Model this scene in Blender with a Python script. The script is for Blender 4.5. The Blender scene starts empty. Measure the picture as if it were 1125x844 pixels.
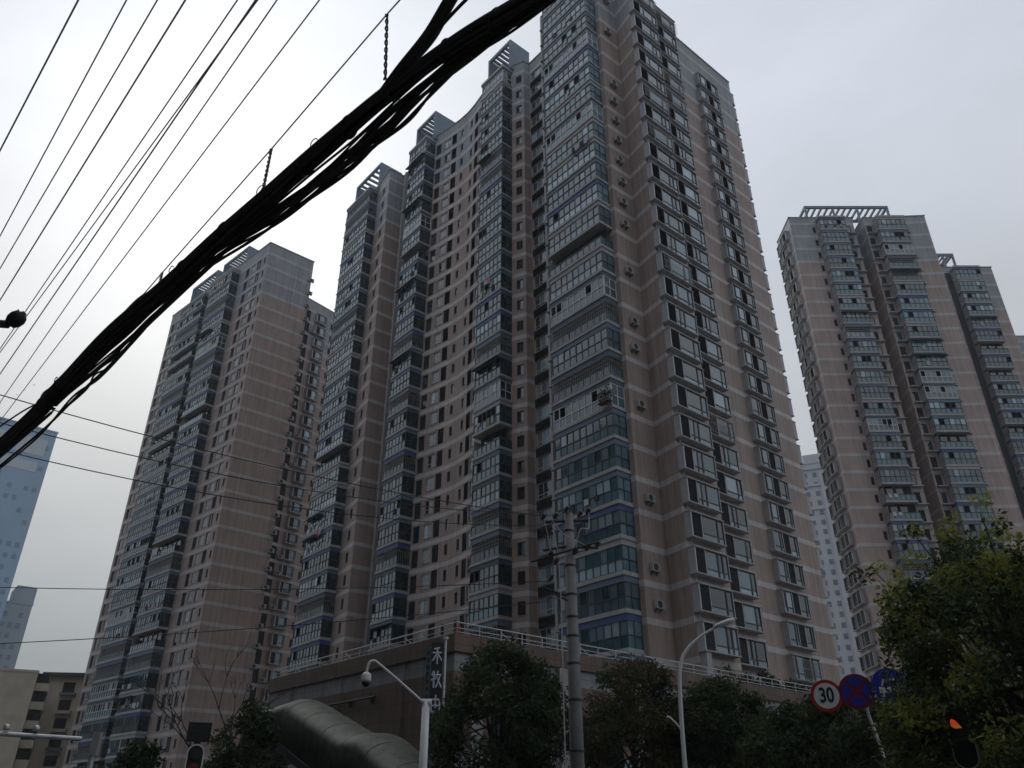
import bpy, math, random
from math import radians as R, sin, cos, pi, sqrt, hypot, atan2
from mathutils import Vector, Matrix

# ------------------------------------------------------------------ camera, sky, sun, exposure
scene = bpy.context.scene
cam_data = bpy.data.cameras.new("camera")
cam = bpy.data.objects.new("camera", cam_data)
scene.collection.objects.link(cam)
scene.camera = cam
CAM = Vector((0, 0, 1.6))
cam.location = CAM
cam.rotation_euler = (R(90 + 28.9), 0, 0)
cam_data.sensor_fit = 'HORIZONTAL'
cam_data.sensor_width = 36.0
cam_data.lens = 36.0 * 880 / 1125
cam_data.clip_start = 0.1
cam_data.clip_end = 6000

HAZE = 0.0003                       # density of the grey air
SUN_AZ, SUN_EL = -25, 39           # azimuth from +Y (negative = left), elevation of the bright patch of cloud
world = bpy.data.worlds.new("World")
scene.world = world
world.use_nodes = True
nt = world.node_tree
nt.nodes.clear()
def wn(t, **k):
    n = nt.nodes.new(t)
    for a, v in k.items(): setattr(n, a, v)
    return n
out = wn('ShaderNodeOutputWorld'); bg = wn('ShaderNodeBackground')
bg.inputs['Strength'].default_value = 0.1
nt.links.new(bg.outputs[0], out.inputs['Surface'])
tc = wn('ShaderNodeTexCoord'); sep = wn('ShaderNodeSeparateXYZ')
nt.links.new(tc.outputs['Generated'], sep.inputs[0])
sky = wn('ShaderNodeTexSky', sky_type='NISHITA', sun_disc=False)
sky.sun_elevation = R(SUN_EL); sky.sun_rotation = R(SUN_AZ); sky.dust_density = 4
desat = wn('ShaderNodeHueSaturation'); desat.inputs['Saturation'].default_value = 0.35
desat.inputs['Value'].default_value = 0.8
nt.links.new(sky.outputs[0], desat.inputs['Color'])
ramp = wn('ShaderNodeValToRGB')    # overcast deck: darker towards the horizon
cr = ramp.color_ramp
stops = [(0.0, (.22, .24, .25)), (.12, (.285, .31, .325)), (.21, (.375, .405, .425)), (.38, (.52, .545, .575)), (.62, (.65, .695, .775)), (.85, (.655, .705, .80)), (1.0, (1.1, 1.15, 1.25))]
while len(cr.elements) < len(stops): cr.elements.new(0.5)
for e, (p, c) in zip(cr.elements, stops):
    e.position = p; e.color = (*c, 1)
nt.links.new(sep.outputs['Z'], ramp.inputs[0])
sd = Vector((sin(R(SUN_AZ)) * cos(R(SUN_EL)), cos(R(SUN_AZ)) * cos(R(SUN_EL)), sin(R(SUN_EL))))
dot = wn('ShaderNodeVectorMath', operation='DOT_PRODUCT'); dot.inputs[1].default_value = sd
nt.links.new(tc.outputs['Generated'], dot.inputs[0])
mx = wn('ShaderNodeMath', operation='MAXIMUM'); mx.inputs[1].default_value = 0
nt.links.new(dot.outputs['Value'], mx.inputs[0])
pw = wn('ShaderNodeMath', operation='POWER'); pw.inputs[1].default_value = 17
nt.links.new(mx.outputs[0], pw.inputs[0])
glow = wn('ShaderNodeMix', data_type='RGBA', blend_type='ADD')
nt.links.new(pw.outputs[0], glow.inputs['Factor'])
nt.links.new(ramp.outputs[0], glow.inputs['A']); glow.inputs['B'].default_value = (.40, .37, .31, 1)
cl = wn('ShaderNodeTexNoise'); cl.inputs['Scale'].default_value = 2.2; cl.inputs['Detail'].default_value = 5; cl.inputs['Roughness'].default_value = .55
mp = wn('ShaderNodeMapping'); mp.inputs['Scale'].default_value = (1, 1, 2.4)
nt.links.new(tc.outputs['Generated'], mp.inputs[0]); nt.links.new(mp.outputs[0], cl.inputs['Vector'])
cm = wn('ShaderNodeMapRange'); cm.inputs['From Min'].default_value = .3; cm.inputs['From Max'].default_value = .7
cm.inputs['To Min'].default_value = 9.0; cm.inputs['To Max'].default_value = 10.9      # x10: the Background runs at 0.1
nt.links.new(cl.outputs['Fac'], cm.inputs['Value'])
sc_ = wn('ShaderNodeVectorMath', operation='SCALE')
nt.links.new(glow.outputs['Result'], sc_.inputs[0]); nt.links.new(cm.outputs[0], sc_.inputs['Scale'])
mixs = wn('ShaderNodeMix', data_type='RGBA'); mixs.inputs['Factor'].default_value = 0.96
nt.links.new(desat.outputs[0], mixs.inputs['A']); nt.links.new(sc_.outputs[0], mixs.inputs['B'])
nt.links.new(mixs.outputs['Result'], bg.inputs['Color'])

sun_data = bpy.data.lights.new("sun", 'SUN')
sun_data.energy = 0.5; sun_data.angle = R(30); sun_data.color = (1, .97, .92)
sun = bpy.data.objects.new("sun", sun_data)
scene.collection.objects.link(sun)
sun.rotation_euler = (-sd).to_track_quat('-Z', 'Y').to_euler()
sun.location = (0, 0, 200)

vs = scene.view_settings
vs.view_transform = 'Standard'; vs.look = 'None'; vs.exposure = 0; vs.gamma = 1; vs.use_curve_mapping = False

# ------------------------------------------------------------------ materials
MATS = {}
def nodes_of(name):
    m = bpy.data.materials.new(name); m.use_nodes = True
    t = m.node_tree; b = t.nodes['Principled BSDF']
    MATS[name] = m
    return m, t, b
def mat(name, col, rough=.7, metal=0, ior=1.45, var=.12, scale=3.0, emis=None, bump=0, spec=None, coords='Object'):
    m, t, b = nodes_of(name)
    b.inputs['Roughness'].default_value = rough; b.inputs['Metallic'].default_value = metal; b.inputs['IOR'].default_value = ior
    if spec is not None: b.inputs['Specular IOR Level'].default_value = spec
    tcn = t.nodes.new('ShaderNodeTexCoord'); n = t.nodes.new('ShaderNodeTexNoise')
    n.inputs['Scale'].default_value = scale; n.inputs['Detail'].default_value = 6; n.inputs['Roughness'].default_value = .65
    t.links.new(tcn.outputs[coords], n.inputs['Vector'])
    mr = t.nodes.new('ShaderNodeMapRange'); mr.inputs['From Min'].default_value = .3; mr.inputs['From Max'].default_value = .7
    mr.inputs['To Min'].default_value = 1 - var; mr.inputs['To Max'].default_value = 1 + var
    t.links.new(n.outputs['Fac'], mr.inputs['Value'])
    s = t.nodes.new('ShaderNodeVectorMath'); s.operation = 'SCALE'; s.inputs[0].default_value = col
    t.links.new(mr.outputs[0], s.inputs['Scale']); t.links.new(s.outputs[0], b.inputs['Base Color'])
    if bump:
        bp = t.nodes.new('ShaderNodeBump'); bp.inputs['Strength'].default_value = bump; bp.inputs['Distance'].default_value = .02
        t.links.new(n.outputs['Fac'], bp.inputs['Height']); t.links.new(bp.outputs[0], b.inputs['Normal'])
    if emis:
        b.inputs['Emission Color'].default_value = (*emis[0], 1); b.inputs['Emission Strength'].default_value = emis[1]
    return m
def glass(name, col, rough=.06, ior=1.7):
    """window glass seen from outside: dark room behind, slightly wavy sheet"""
    m, t, b = nodes_of(name)
    b.inputs['Base Color'].default_value = (*col, 1); b.inputs['Roughness'].default_value = rough; b.inputs['IOR'].default_value = ior
    tcn = t.nodes.new('ShaderNodeTexCoord'); n = t.nodes.new('ShaderNodeTexNoise')
    n.inputs['Scale'].default_value = 1.3; n.inputs['Detail'].default_value = 2
    t.links.new(tcn.outputs['Object'], n.inputs['Vector'])
    oi = t.nodes.new('ShaderNodeObjectInfo')
    mr = t.nodes.new('ShaderNodeMapRange'); mr.inputs['To Min'].default_value = .65; mr.inputs['To Max'].default_value = 1.35
    t.links.new(oi.outputs['Random'], mr.inputs['Value'])
    s = t.nodes.new('ShaderNodeVectorMath'); s.operation = 'SCALE'; s.inputs[0].default_value = col
    t.links.new(mr.outputs[0], s.inputs['Scale']); t.links.new(s.outputs[0], b.inputs['Base Color'])
    bp = t.nodes.new('ShaderNodeBump'); bp.inputs['Strength'].default_value = .06; bp.inputs['Distance'].default_value = .05
    t.links.new(n.outputs['Fac'], bp.inputs['Height']); t.links.new(bp.outputs[0], b.inputs['Normal'])
    return m
def facade(name, low, high, band, z0, boundary, fl=2.9, bw=.5, joints=False):
    """tiled wall: low / high colours split at a height, a pale painted band at every storey, rain streaks and patchy tiles"""
    m, t, b = nodes_of(name)
    L = t.links.new
    def N(tp, **k):
        n = t.nodes.new(tp)
        for a, v in k.items(): setattr(n, a, v)
        return n
    def M(op, a, c=None):
        n = N('ShaderNodeMath', operation=op)
        for i, v in enumerate((a, c)):
            if v is None: continue
            if isinstance(v, (int, float)): n.inputs[i].default_value = v
            else: L(v, n.inputs[i])
        return n.outputs[0]
    tcn = N('ShaderNodeTexCoord'); sp = N('ShaderNodeSeparateXYZ'); L(tcn.outputs['Object'], sp.inputs[0])
    z = sp.outputs['Z']
    ph = M('FRACT', M('ADD', M('DIVIDE', M('SUBTRACT', z, z0 - bw / 2), fl), 40.0))
    isband = M('LESS_THAN', ph, bw / fl)
    ishigh = M('GREATER_THAN', z, boundary)
    mc = N('ShaderNodeMix', data_type='RGBA'); L(ishigh, mc.inputs['Factor'])
    mc.inputs['A'].default_value = (*low, 1); mc.inputs['B'].default_value = (*high, 1)
    mb = N('ShaderNodeMix', data_type='RGBA'); L(isband, mb.inputs['Factor'])
    L(mc.outputs['Result'], mb.inputs['A']); mb.inputs['B'].default_value = (*band, 1)
    # streaks (stretched down the wall) and blotches
    mp1 = N('ShaderNodeMapping'); mp1.inputs['Scale'].default_value = (2.6, 2.6, .07); L(tcn.outputs['Object'], mp1.inputs[0])
    n1 = N('ShaderNodeTexNoise'); n1.inputs['Scale'].default_value = 1.0; n1.inputs['Detail'].default_value = 6; L(mp1.outputs[0], n1.inputs['Vector'])
    n2 = N('ShaderNodeTexNoise'); n2.inputs['Scale'].default_value = .35; n2.inputs['Detail'].default_value = 5; L(tcn.outputs['Object'], n2.inputs['Vector'])
    n3 = N('ShaderNodeTexNoise'); n3.inputs['Scale'].default_value = 9; n3.inputs['Detail'].default_value = 3; L(tcn.outputs['Object'], n3.inputs['Vector'])
    f = M('ADD', M('MULTIPLY', n1.outputs['Fac'], .55), M('ADD', M('MULTIPLY', n2.outputs['Fac'], .35), M('MULTIPLY', n3.outputs['Fac'], .3)))
    mr = N('ShaderNodeMapRange'); mr.inputs['From Min'].default_value = .4; mr.inputs['From Max'].default_value = .8
    mr.inputs['To Min'].default_value = .70; mr.inputs['To Max'].default_value = 1.24; L(f, mr.inputs['Value'])
    mp4 = N('ShaderNodeMapping'); mp4.inputs['Scale'].default_value = (5, 5, .25); L(tcn.outputs['Object'], mp4.inputs[0])
    n4 = N('ShaderNodeTexNoise'); n4.inputs['Scale'].default_value = 1.0; n4.inputs['Detail'].default_value = 4; L(mp4.outputs[0], n4.inputs['Vector'])
    r4 = N('ShaderNodeMapRange'); r4.inputs['From Min'].default_value = .48; r4.inputs['From Max'].default_value = .68; r4.inputs['To Min'].default_value = 0; r4.inputs['To Max'].default_value = .32; L(n4.outputs['Fac'], r4.inputs['Value'])
    stain = M('SUBTRACT', 1.0, M('MULTIPLY', r4.outputs[0], M('POWER', ph, 1.6)))       # dirt washed down from the ledge of each band
    s = N('ShaderNodeVectorMath', operation='SCALE'); L(mb.outputs['Result'], s.inputs[0]); L(M('MULTIPLY', mr.outputs[0], stain), s.inputs['Scale'])
    last = s.outputs[0]
    if joints:      # cladding panels: dark joints and a slightly different tone per panel
        br = N('ShaderNodeTexBrick'); br.inputs['Scale'].default_value = 1; br.inputs['Brick Width'].default_value = 1.25; br.inputs['Row Height'].default_value = .8
        br.inputs['Mortar Size'].default_value = .012; br.inputs['Color1'].default_value = (1, 1, 1, 1); br.inputs['Color2'].default_value = (.82, .82, .82, 1); br.inputs['Mortar'].default_value = (.35, .35, .35, 1); br.offset = 0
        cb = N('ShaderNodeCombineXYZ'); L(M('ADD', sp.outputs['X'], sp.outputs['Y']), cb.inputs['X']); L(z, cb.inputs['Y']); L(cb.outputs[0], br.inputs['Vector'])
        ml = N('ShaderNodeVectorMath', operation='MULTIPLY'); L(last, ml.inputs[0]); L(br.outputs['Color'], ml.inputs[1]); last = ml.outputs[0]
    L(last, b.inputs['Base Color'])
    b.inputs['Roughness'].default_value = .62
    b.inputs['Specular IOR Level'].default_value = .3
    return m

CREAM = mat('cream_paint', (.30, .295, .30), .7, var=.2, scale=1.2)
GREYP = mat('grey_panel', (.33, .34, .365), .6, var=.16, scale=.8)
BLUE = mat('blue_strip', (.045, .075, .20), .55, var=.2)
GREYS2 = mat('dark_grey_strip', (.06, .085, .12), .6, var=.2)
GREYS = mat('grey_strip', (.10, .145, .205), .6, var=.2)
TEAL = mat('teal_frame', (.02, .045, .055), .45)
WHITEF = mat('white_frame', (.52, .53, .54), .5, var=.1)
DARKF = mat('dark_frame', (.02, .024, .03), .5)
LOUV = mat('louver_dark', (.02, .024, .03), .7, var=.3, scale=6)
ROOM = mat('room_dark', (.010, .011, .012), .95)  # near-black tone that stands in for unlit interiors
G1 = glass('glass_clear', (.008, .025, .036), ior=2.0)
G2 = glass('glass_teal', (.018, .07, .09), ior=1.9)
G3 = glass('glass_curtain', (.10, .155, .19), rough=.12, ior=1.8)
G4 = glass('glass_rail', (.05, .115, .145), rough=.15, ior=1.8)
G5 = glass('glass_side', (.010, .022, .026), rough=.1, ior=1.5)
GD = glass('glass_dull', (.016, .02, .024), rough=.5, ior=1.2)
GD.node_tree.nodes['Principled BSDF'].inputs['Specular IOR Level'].default_value = .12
G6 = glass('glass_pale', (.22, .30, .355), rough=.15, ior=1.8)
STEEL = mat('grille_steel', (.30, .30, .30), .5, metal=.3)
ACW = mat('ac_white', (.29, .29, .28), .6, var=.2, scale=5)
ACD = mat('ac_grille', (.03, .03, .03), .7)
PERG = mat('pergola_blue_grey', (.15, .20, .26), .65, var=.15, scale=.7)
WALLM = facade('tower_wall', (.30, .236, .212), (.262, .275, .30), (.43, .41, .405), 15.25, 84.9)
WALLL = facade('side_tower_wall', (.305, .238, .215), (.265, .275, .30), (.37, .355, .355), 15.6, 84.9)
WALLR = facade('right_tower_wall', (.345, .27, .248), (.275, .285, .31), (.40, .385, .385), 14.85, 90.3)
CONC = mat('concrete', (.25, .245, .235), .85, var=.25, scale=2, bump=.3)
POLEC = mat('pole_concrete', (.17, .17, .17), .85, var=.22, scale=3)
PODIUM = facade('podium_wall', (.15, .10, .085), (.135, .092, .076), (.24, .25, .265), 8.75, 9.3, fl=4.3, bw=.8, joints=True)
GALV = mat('galvanised', (.42, .43, .44), .45, metal=.6, var=.15)
WHITEP = mat('white_pole_paint', (.55, .56, .57), .45, var=.08)
BLACK = mat('black_rubber', (.018, .018, .019), .6, spec=.3, var=.35, scale=14)
WIREM = mat('grey_wire', (.40, .40, .41), .7, spec=.2)
INSUL = mat('insulator_ceramic', (.05, .03, .025), .3)
IRON = mat('dark_iron', (.03, .03, .032), .6)
TUBE = mat('tube_metal', (.062, .064, .05), .6, metal=.25, var=.5, scale=2.2)
TUBED = mat('tube_soffit', (.04, .04, .038), .7)
ASPH = mat('asphalt', (.045, .045, .047), .9, var=.25, scale=.8)
PAVE = mat('paving', (.16, .155, .15), .9, var=.2, scale=1.5)
PAINT = mat('road_paint', (.6, .6, .58), .7, var=.2)
BARK = mat('bark', (.05, .042, .034), .9, var=.35, scale=8, bump=.5)
BARE = mat('bare_bark', (.045, .038, .034), .9, var=.3, scale=6)
SRED = mat('sign_red', (.36, .012, .02), .5); SBLU = mat('sign_blue', (.012, .025, .30), .5)
SWHI = mat('sign_white', (.62, .64, .68), .5, var=.05); SBLK = mat('sign_black', (.01, .01, .012), .6)
SDRED = mat('sign_dark_red', (.16, .008, .03), .5)
BOARD = mat('sign_board', (.012, .013, .018), .6); BTEAL = mat('sign_board_teal', (.03, .085, .09), .6)
LETTER = mat('letter_white', (.48, .52, .60), .5)
LEDR = mat('led_red', (.2, .02, .01), .5, emis=((1, .12, .04), .28)); LEDD = mat('led_dim_red', (.05, .01, .01), .5, emis=((1, .05, .02), .008))
LEDO = mat('led_orange', (.2, .06, .01), .5, emis=((1, .26, .05), .22))
PINK = mat('pink_cloth', (.45, .2, .3), .9); YELC = mat('yellow_cloth', (.32, .27, .12), .9); WCLOTH = mat('white_cloth', (.45, .45, .5), .9); DCLOTH = mat('dark_cloth', (.03, .035, .05), .9)
CREAMW = mat('lowrise_wall', (.46, .42, .34), .85, var=.2, scale=.4)
ROOFD = mat('dark_roof', (.04, .042, .045), .85)
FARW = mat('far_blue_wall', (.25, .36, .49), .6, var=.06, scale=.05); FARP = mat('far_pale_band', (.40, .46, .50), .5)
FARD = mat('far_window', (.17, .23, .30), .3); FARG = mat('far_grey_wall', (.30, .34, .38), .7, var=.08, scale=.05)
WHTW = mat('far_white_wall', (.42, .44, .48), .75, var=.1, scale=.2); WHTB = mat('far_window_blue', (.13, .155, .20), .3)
REDB = mat('red_box', (.3, .02, .02), .6)
POTM = mat('terracotta', (.18, .08, .05), .85)
AWN = mat('brown_awning', (.09, .075, .055), .9, var=.3)
def leafmat(name, a, b_):
    m, t, b = nodes_of(name)
    tcn = t.nodes.new('ShaderNodeTexCoord'); n = t.nodes.new('ShaderNodeTexNoise'); n.inputs['Scale'].default_value = 1.5; n.inputs['Detail'].default_value = 4
    t.links.new(tcn.outputs['Object'], n.inputs['Vector'])
    n2 = t.nodes.new('ShaderNodeTexWhiteNoise'); t.links.new(tcn.outputs['Object'], n2.inputs['Vector'])
    r = t.nodes.new('ShaderNodeValToRGB'); r.color_ramp.elements[0].position = .36; r.color_ramp.elements[1].position = .66
    r.color_ramp.elements[0].color = (*a, 1); r.color_ramp.elements[1].color = (*b_, 1)
    t.links.new(n.outputs['Fac'], r.inputs[0]); t.links.new(r.outputs[0], b.inputs['Base Color'])
    b.inputs['Roughness'].default_value = .6; b.inputs['Specular IOR Level'].default_value = .25
    tr = t.nodes.new('ShaderNodeBsdfTranslucent'); t.links.new(r.outputs[0], tr.inputs['Color'])
    ms = t.nodes.new('ShaderNodeMixShader'); ms.inputs[0].default_value = .42
    t.links.new(b.outputs[0], ms.inputs[1]); t.links.new(tr.outputs[0], ms.inputs[2])
    t.links.new(ms.outputs[0], t.nodes['Material Output'].inputs['Surface'])
    return m
LEAFD = leafmat('leaf_dark', (.022, .036, .018), (.04, .06, .024))
LEAFO = leafmat('leaf_olive', (.045, .042, .02), (.075, .066, .028))
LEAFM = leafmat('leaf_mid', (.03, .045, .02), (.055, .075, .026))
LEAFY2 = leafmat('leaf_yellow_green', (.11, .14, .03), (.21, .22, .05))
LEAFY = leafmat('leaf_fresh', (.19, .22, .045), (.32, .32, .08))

# ------------------------------------------------------------------ mesh helpers
COL = scene.collection
class MB:
    def __init__(s): s.v = []; s.f = []; s.m = []; s.mats = []
    def mi(s, m):
        if m not in s.mats: s.mats.append(m)
        return s.mats.index(m)
    def poly(s, pts, m):
        k = len(s.v); s.v += [tuple(p) for p in pts]; s.f.append(tuple(range(k, k + len(pts)))); s.m.append(s.mi(m))
    def box(s, x0, x1, y0, y1, z0, z1, m):
        k = len(s.v)
        s.v += [(x, y, z) for z in (z0, z1) for y in (y0, y1) for x in (x0, x1)]
        i = s.mi(m)
        for q in ((0, 2, 3, 1), (4, 5, 7, 6), (0, 1, 5, 4), (2, 6, 7, 3), (0, 4, 6, 2), (1, 3, 7, 5)):
            s.f.append(tuple(k + a for a in q)); s.m.append(i)
    def tube(s, pts, r, m, n=8, cap=True):
        pts = [Vector(p) for p in pts]; rs = r if isinstance(r, (list, tuple)) else [r] * len(pts)
        i = s.mi(m); k0 = len(s.v); up = None
        for j, p in enumerate(pts):
            d = (pts[min(j + 1, len(pts) - 1)] - pts[max(j - 1, 0)]).normalized()
            if up is None: up = Vector((0, 0, 1)) if abs(d.z) < .9 else Vector((1, 0, 0))
            a = d.cross(up).normalized(); b = a.cross(d).normalized(); up = b
            for q in range(n):
                t = 2 * pi * q / n
                s.v.append(tuple(p + a * (rs[j] * cos(t)) + b * (rs[j] * sin(t))))
        for j in range(len(pts) - 1):
            for q in range(n):
                s.f.append((k0 + j * n + q, k0 + j * n + (q + 1) % n, k0 + (j + 1) * n + (q + 1) % n, k0 + (j + 1) * n + q)); s.m.append(i)
        if cap:
            s.f.append(tuple(k0 + q for q in reversed(range(n)))); s.m.append(i)
            e = k0 + (len(pts) - 1) * n
            s.f.append(tuple(e + q for q in range(n))); s.m.append(i)
    def bar(s, p0, p1, w, m): s.tube([p0, p1], w * .7, m, 4)
    def lathe(s, prof, m, n=16, M=None):
        k = len(s.v); i = s.mi(m); M = M or Matrix.Identity(4)
        for r, z in prof:
            for q in range(n):
                t = 2 * pi * q / n; s.v.append(tuple(M @ Vector((r * cos(t), r * sin(t), z))))
        for j in range(len(prof) - 1):
            for q in range(n):
                s.f.append((k + j * n + q, k + j * n + (q + 1) % n, k + (j + 1) * n + (q + 1) % n, k + (j + 1) * n + q)); s.m.append(i)
        s.f.append(tuple(k + q for q in reversed(range(n)))); s.m.append(i)
        e = k + (len(prof) - 1) * n
        s.f.append(tuple(e + q for q in range(n))); s.m.append(i)
    def extrude(s, pts2, m, M, t):
        """polygon in local xy, thickness t along +z, placed by M"""
        n = len(pts2); k = len(s.v); i = s.mi(m)
        for z in (0, t): s.v += [tuple(M @ Vector((x, y, z))) for x, y in pts2]
        s.f.append(tuple(k + q for q in reversed(range(n)))); s.m.append(i)
        s.f.append(tuple(k + n + q for q in range(n))); s.m.append(i)
        for q in range(n):
            s.f.append((k + q, k + (q + 1) % n, k + n + (q + 1) % n, k + n + q)); s.m.append(i)
    def add(s, o, M):
        k = len(s.v); s.v += [tuple(M @ Vector(p)) for p in o.v]
        for f, m in zip(o.f, o.m): s.f.append(tuple(k + a for a in f)); s.m.append(s.mi(o.mats[m]))
    def mesh(s, name, smooth=False):
        me = bpy.data.meshes.new(name); me.from_pydata(s.v, [], s.f)
        for m in s.mats: me.materials.append(m)
        me.polygons.foreach_set('material_index', s.m)
        if smooth: me.polygons.foreach_set('use_smooth', [True] * len(s.f))
        me.update(); return me
    def build(s, name, parent=None, loc=None, smooth=False):
        o = bpy.data.objects.new(name, s.mesh(name, smooth)); COL.objects.link(o)
        if parent: o.parent = parent
        if loc: o.location = loc
        return o
def tag(o, label, cat, group=None, kind=None):
    o['label'] = label; o['category'] = cat
    if group: o['group'] = group
    if kind: o['kind'] = kind
    return o
def thing(name, label, cat, loc=(0, 0, 0), rz=0, group=None):
    o = bpy.data.objects.new(name, None); COL.objects.link(o); o.location = loc; o.rotation_euler = (0, 0, rz)
    o.empty_display_size = .3
    return tag(o, label, cat, group)
def structure(name, mb):
    o = mb.build(name); o['kind'] = 'structure'; return o
def smooth_path(pts, n=8):
    pts = [Vector(p) for p in pts]; P = [pts[0]] + pts + [pts[-1]]; o = []
    for i in range(1, len(P) - 2):
        a, b, c, d = P[i - 1], P[i], P[i + 1], P[i + 2]
        for k in range(n):
            t = k / n
            o.append(.5 * ((2 * b) + (c - a) * t + (2 * a - 5 * b + 4 * c - d) * t * t + (3 * b - a - 3 * c + d) * t ** 3))
    o.append(pts[-1]); return o

# ---- a tower: an Empty; parts are gathered per kind, the 100 nearest in view become objects, the rest one 'stuff' part
class Proto:
    def __init__(s, name, mb, kids=()): s.name = name; s.mb = mb; s.kids = kids; s.me = None
    def link(s, parent, M):
        if s.me is None:
            s.me = s.mb.mesh(s.name); s.kme = [(n, k.mesh(n)) for n, k in s.kids]
        o = bpy.data.objects.new(s.name, s.me); COL.objects.link(o); o.parent = parent; o.matrix_local = M
        for n, me in s.kme:
            c = bpy.data.objects.new(n, me); COL.objects.link(c); c.parent = o
        return o
class Tower:
    def __init__(s, name, label, cat, loc, deg):
        s.root = thing(name, label, cat, loc, R(deg)); s.pend = {}
        s.W = Matrix.Translation(loc) @ Matrix.Rotation(R(deg), 4, 'Z')
    def put(s, proto, x, y, z, rz=0):
        s.pend.setdefault(proto.name, []).append((proto, Matrix.Translation((x, y, z)) @ Matrix.Rotation(rz, 4, 'Z')))
    def finish(s):
        for name, lst in s.pend.items():
            lst.sort(key=lambda a: ((s.W @ a[1].translation) - CAM).length)
            for p, M in lst[:100]: p.link(s.root, M)
            if len(lst) > 100:
                mb = MB()
                for p, M in lst[100:]:
                    mb.add(p.mb, M)
                    for n, k in p.kids: mb.add(k, M)
                o = mb.build(name, s.root); o['kind'] = 'stuff'
def wall(mb, A, B, z0, z1, m, cols=(), fl=2.9, zs=(), depth=.16, reveal=None):
    """vertical wall from A to B (outside on the right hand side), cols = [(u0, u1, dz0, dz1)] repeated at every storey base in zs"""
    A = Vector((*A, 0)); B = Vector((*B, 0)); d = (B - A); Lg = d.length; d /= Lg; nrm = Vector((d.y, -d.x, 0))
    us = sorted({0, Lg, *[c[0] for c in cols], *[c[1] for c in cols]})
    P = lambda u, z, dd=0: A + d * u - nrm * dd + Vector((0, 0, z))
    rm = reveal or m
    for a, b in zip(us[:-1], us[1:]):
        c = next((c for c in cols if abs(c[0] - a) < 1e-6), None)
        if not c:
            mb.poly([P(a, z0), P(b, z0), P(b, z1), P(a, z1)], m); continue
        z = z0
        for zb in zs:
            h0, h1 = zb + c[2], zb + c[3]
            if h0 <= z or h1 >= z1: continue
            mb.poly([P(a, z), P(b, z), P(b, h0), P(a, h0)], m)
            for q in (((a, h0, 0), (b, h0, 0), (b, h0, depth), (a, h0, depth)), ((a, h1, depth), (b, h1, depth), (b, h1, 0), (a, h1, 0)),
                      ((a, h0, 0), (a, h0, depth), (a, h1, depth), (a, h1, 0)), ((b, h0, depth), (b, h0, 0), (b, h1, 0), (b, h1, depth))):
                mb.poly([P(*w) for w in q], rm)
            z = h1
        mb.poly([P(a, z), P(b, z), P(b, z1), P(a, z1)], m)
def cap(mb, pts, z, m): mb.poly([(x, y, z) for x, y in pts], m)
def on_wall(T, A, B, u, z, proto):
    dx, dy = B[0] - A[0], B[1] - A[1]; L_ = hypot(dx, dy)
    T.put(proto, A[0] + dx / L_ * u, A[1] + dy / L_ * u, z, atan2(dy, dx))

rnd = random.Random(7)
def tilt_pane(mb, x0, x1, z0, z1, y, m, rg, amt=.012):
    a, b, c = (rg.uniform(-amt, amt) for _ in range(3))
    mb.poly([(x0, y + a, z0), (x1, y + b, z0), (x1, y + b + c, z1), (x0, y + a + c, z1)], m)
def tilt_pane_side(mb, x, y0, y1, z0, z1, m, rg, face=1, amt=.012):
    a, b, c = (rg.uniform(-amt, amt) for _ in range(3))
    q = [(x + a, y0, z0), (x + b, y1, z0), (x + b + c, y1, z1), (x + a + c, y0, z1)]
    mb.poly(q if face > 0 else q[::-1], m)

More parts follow.
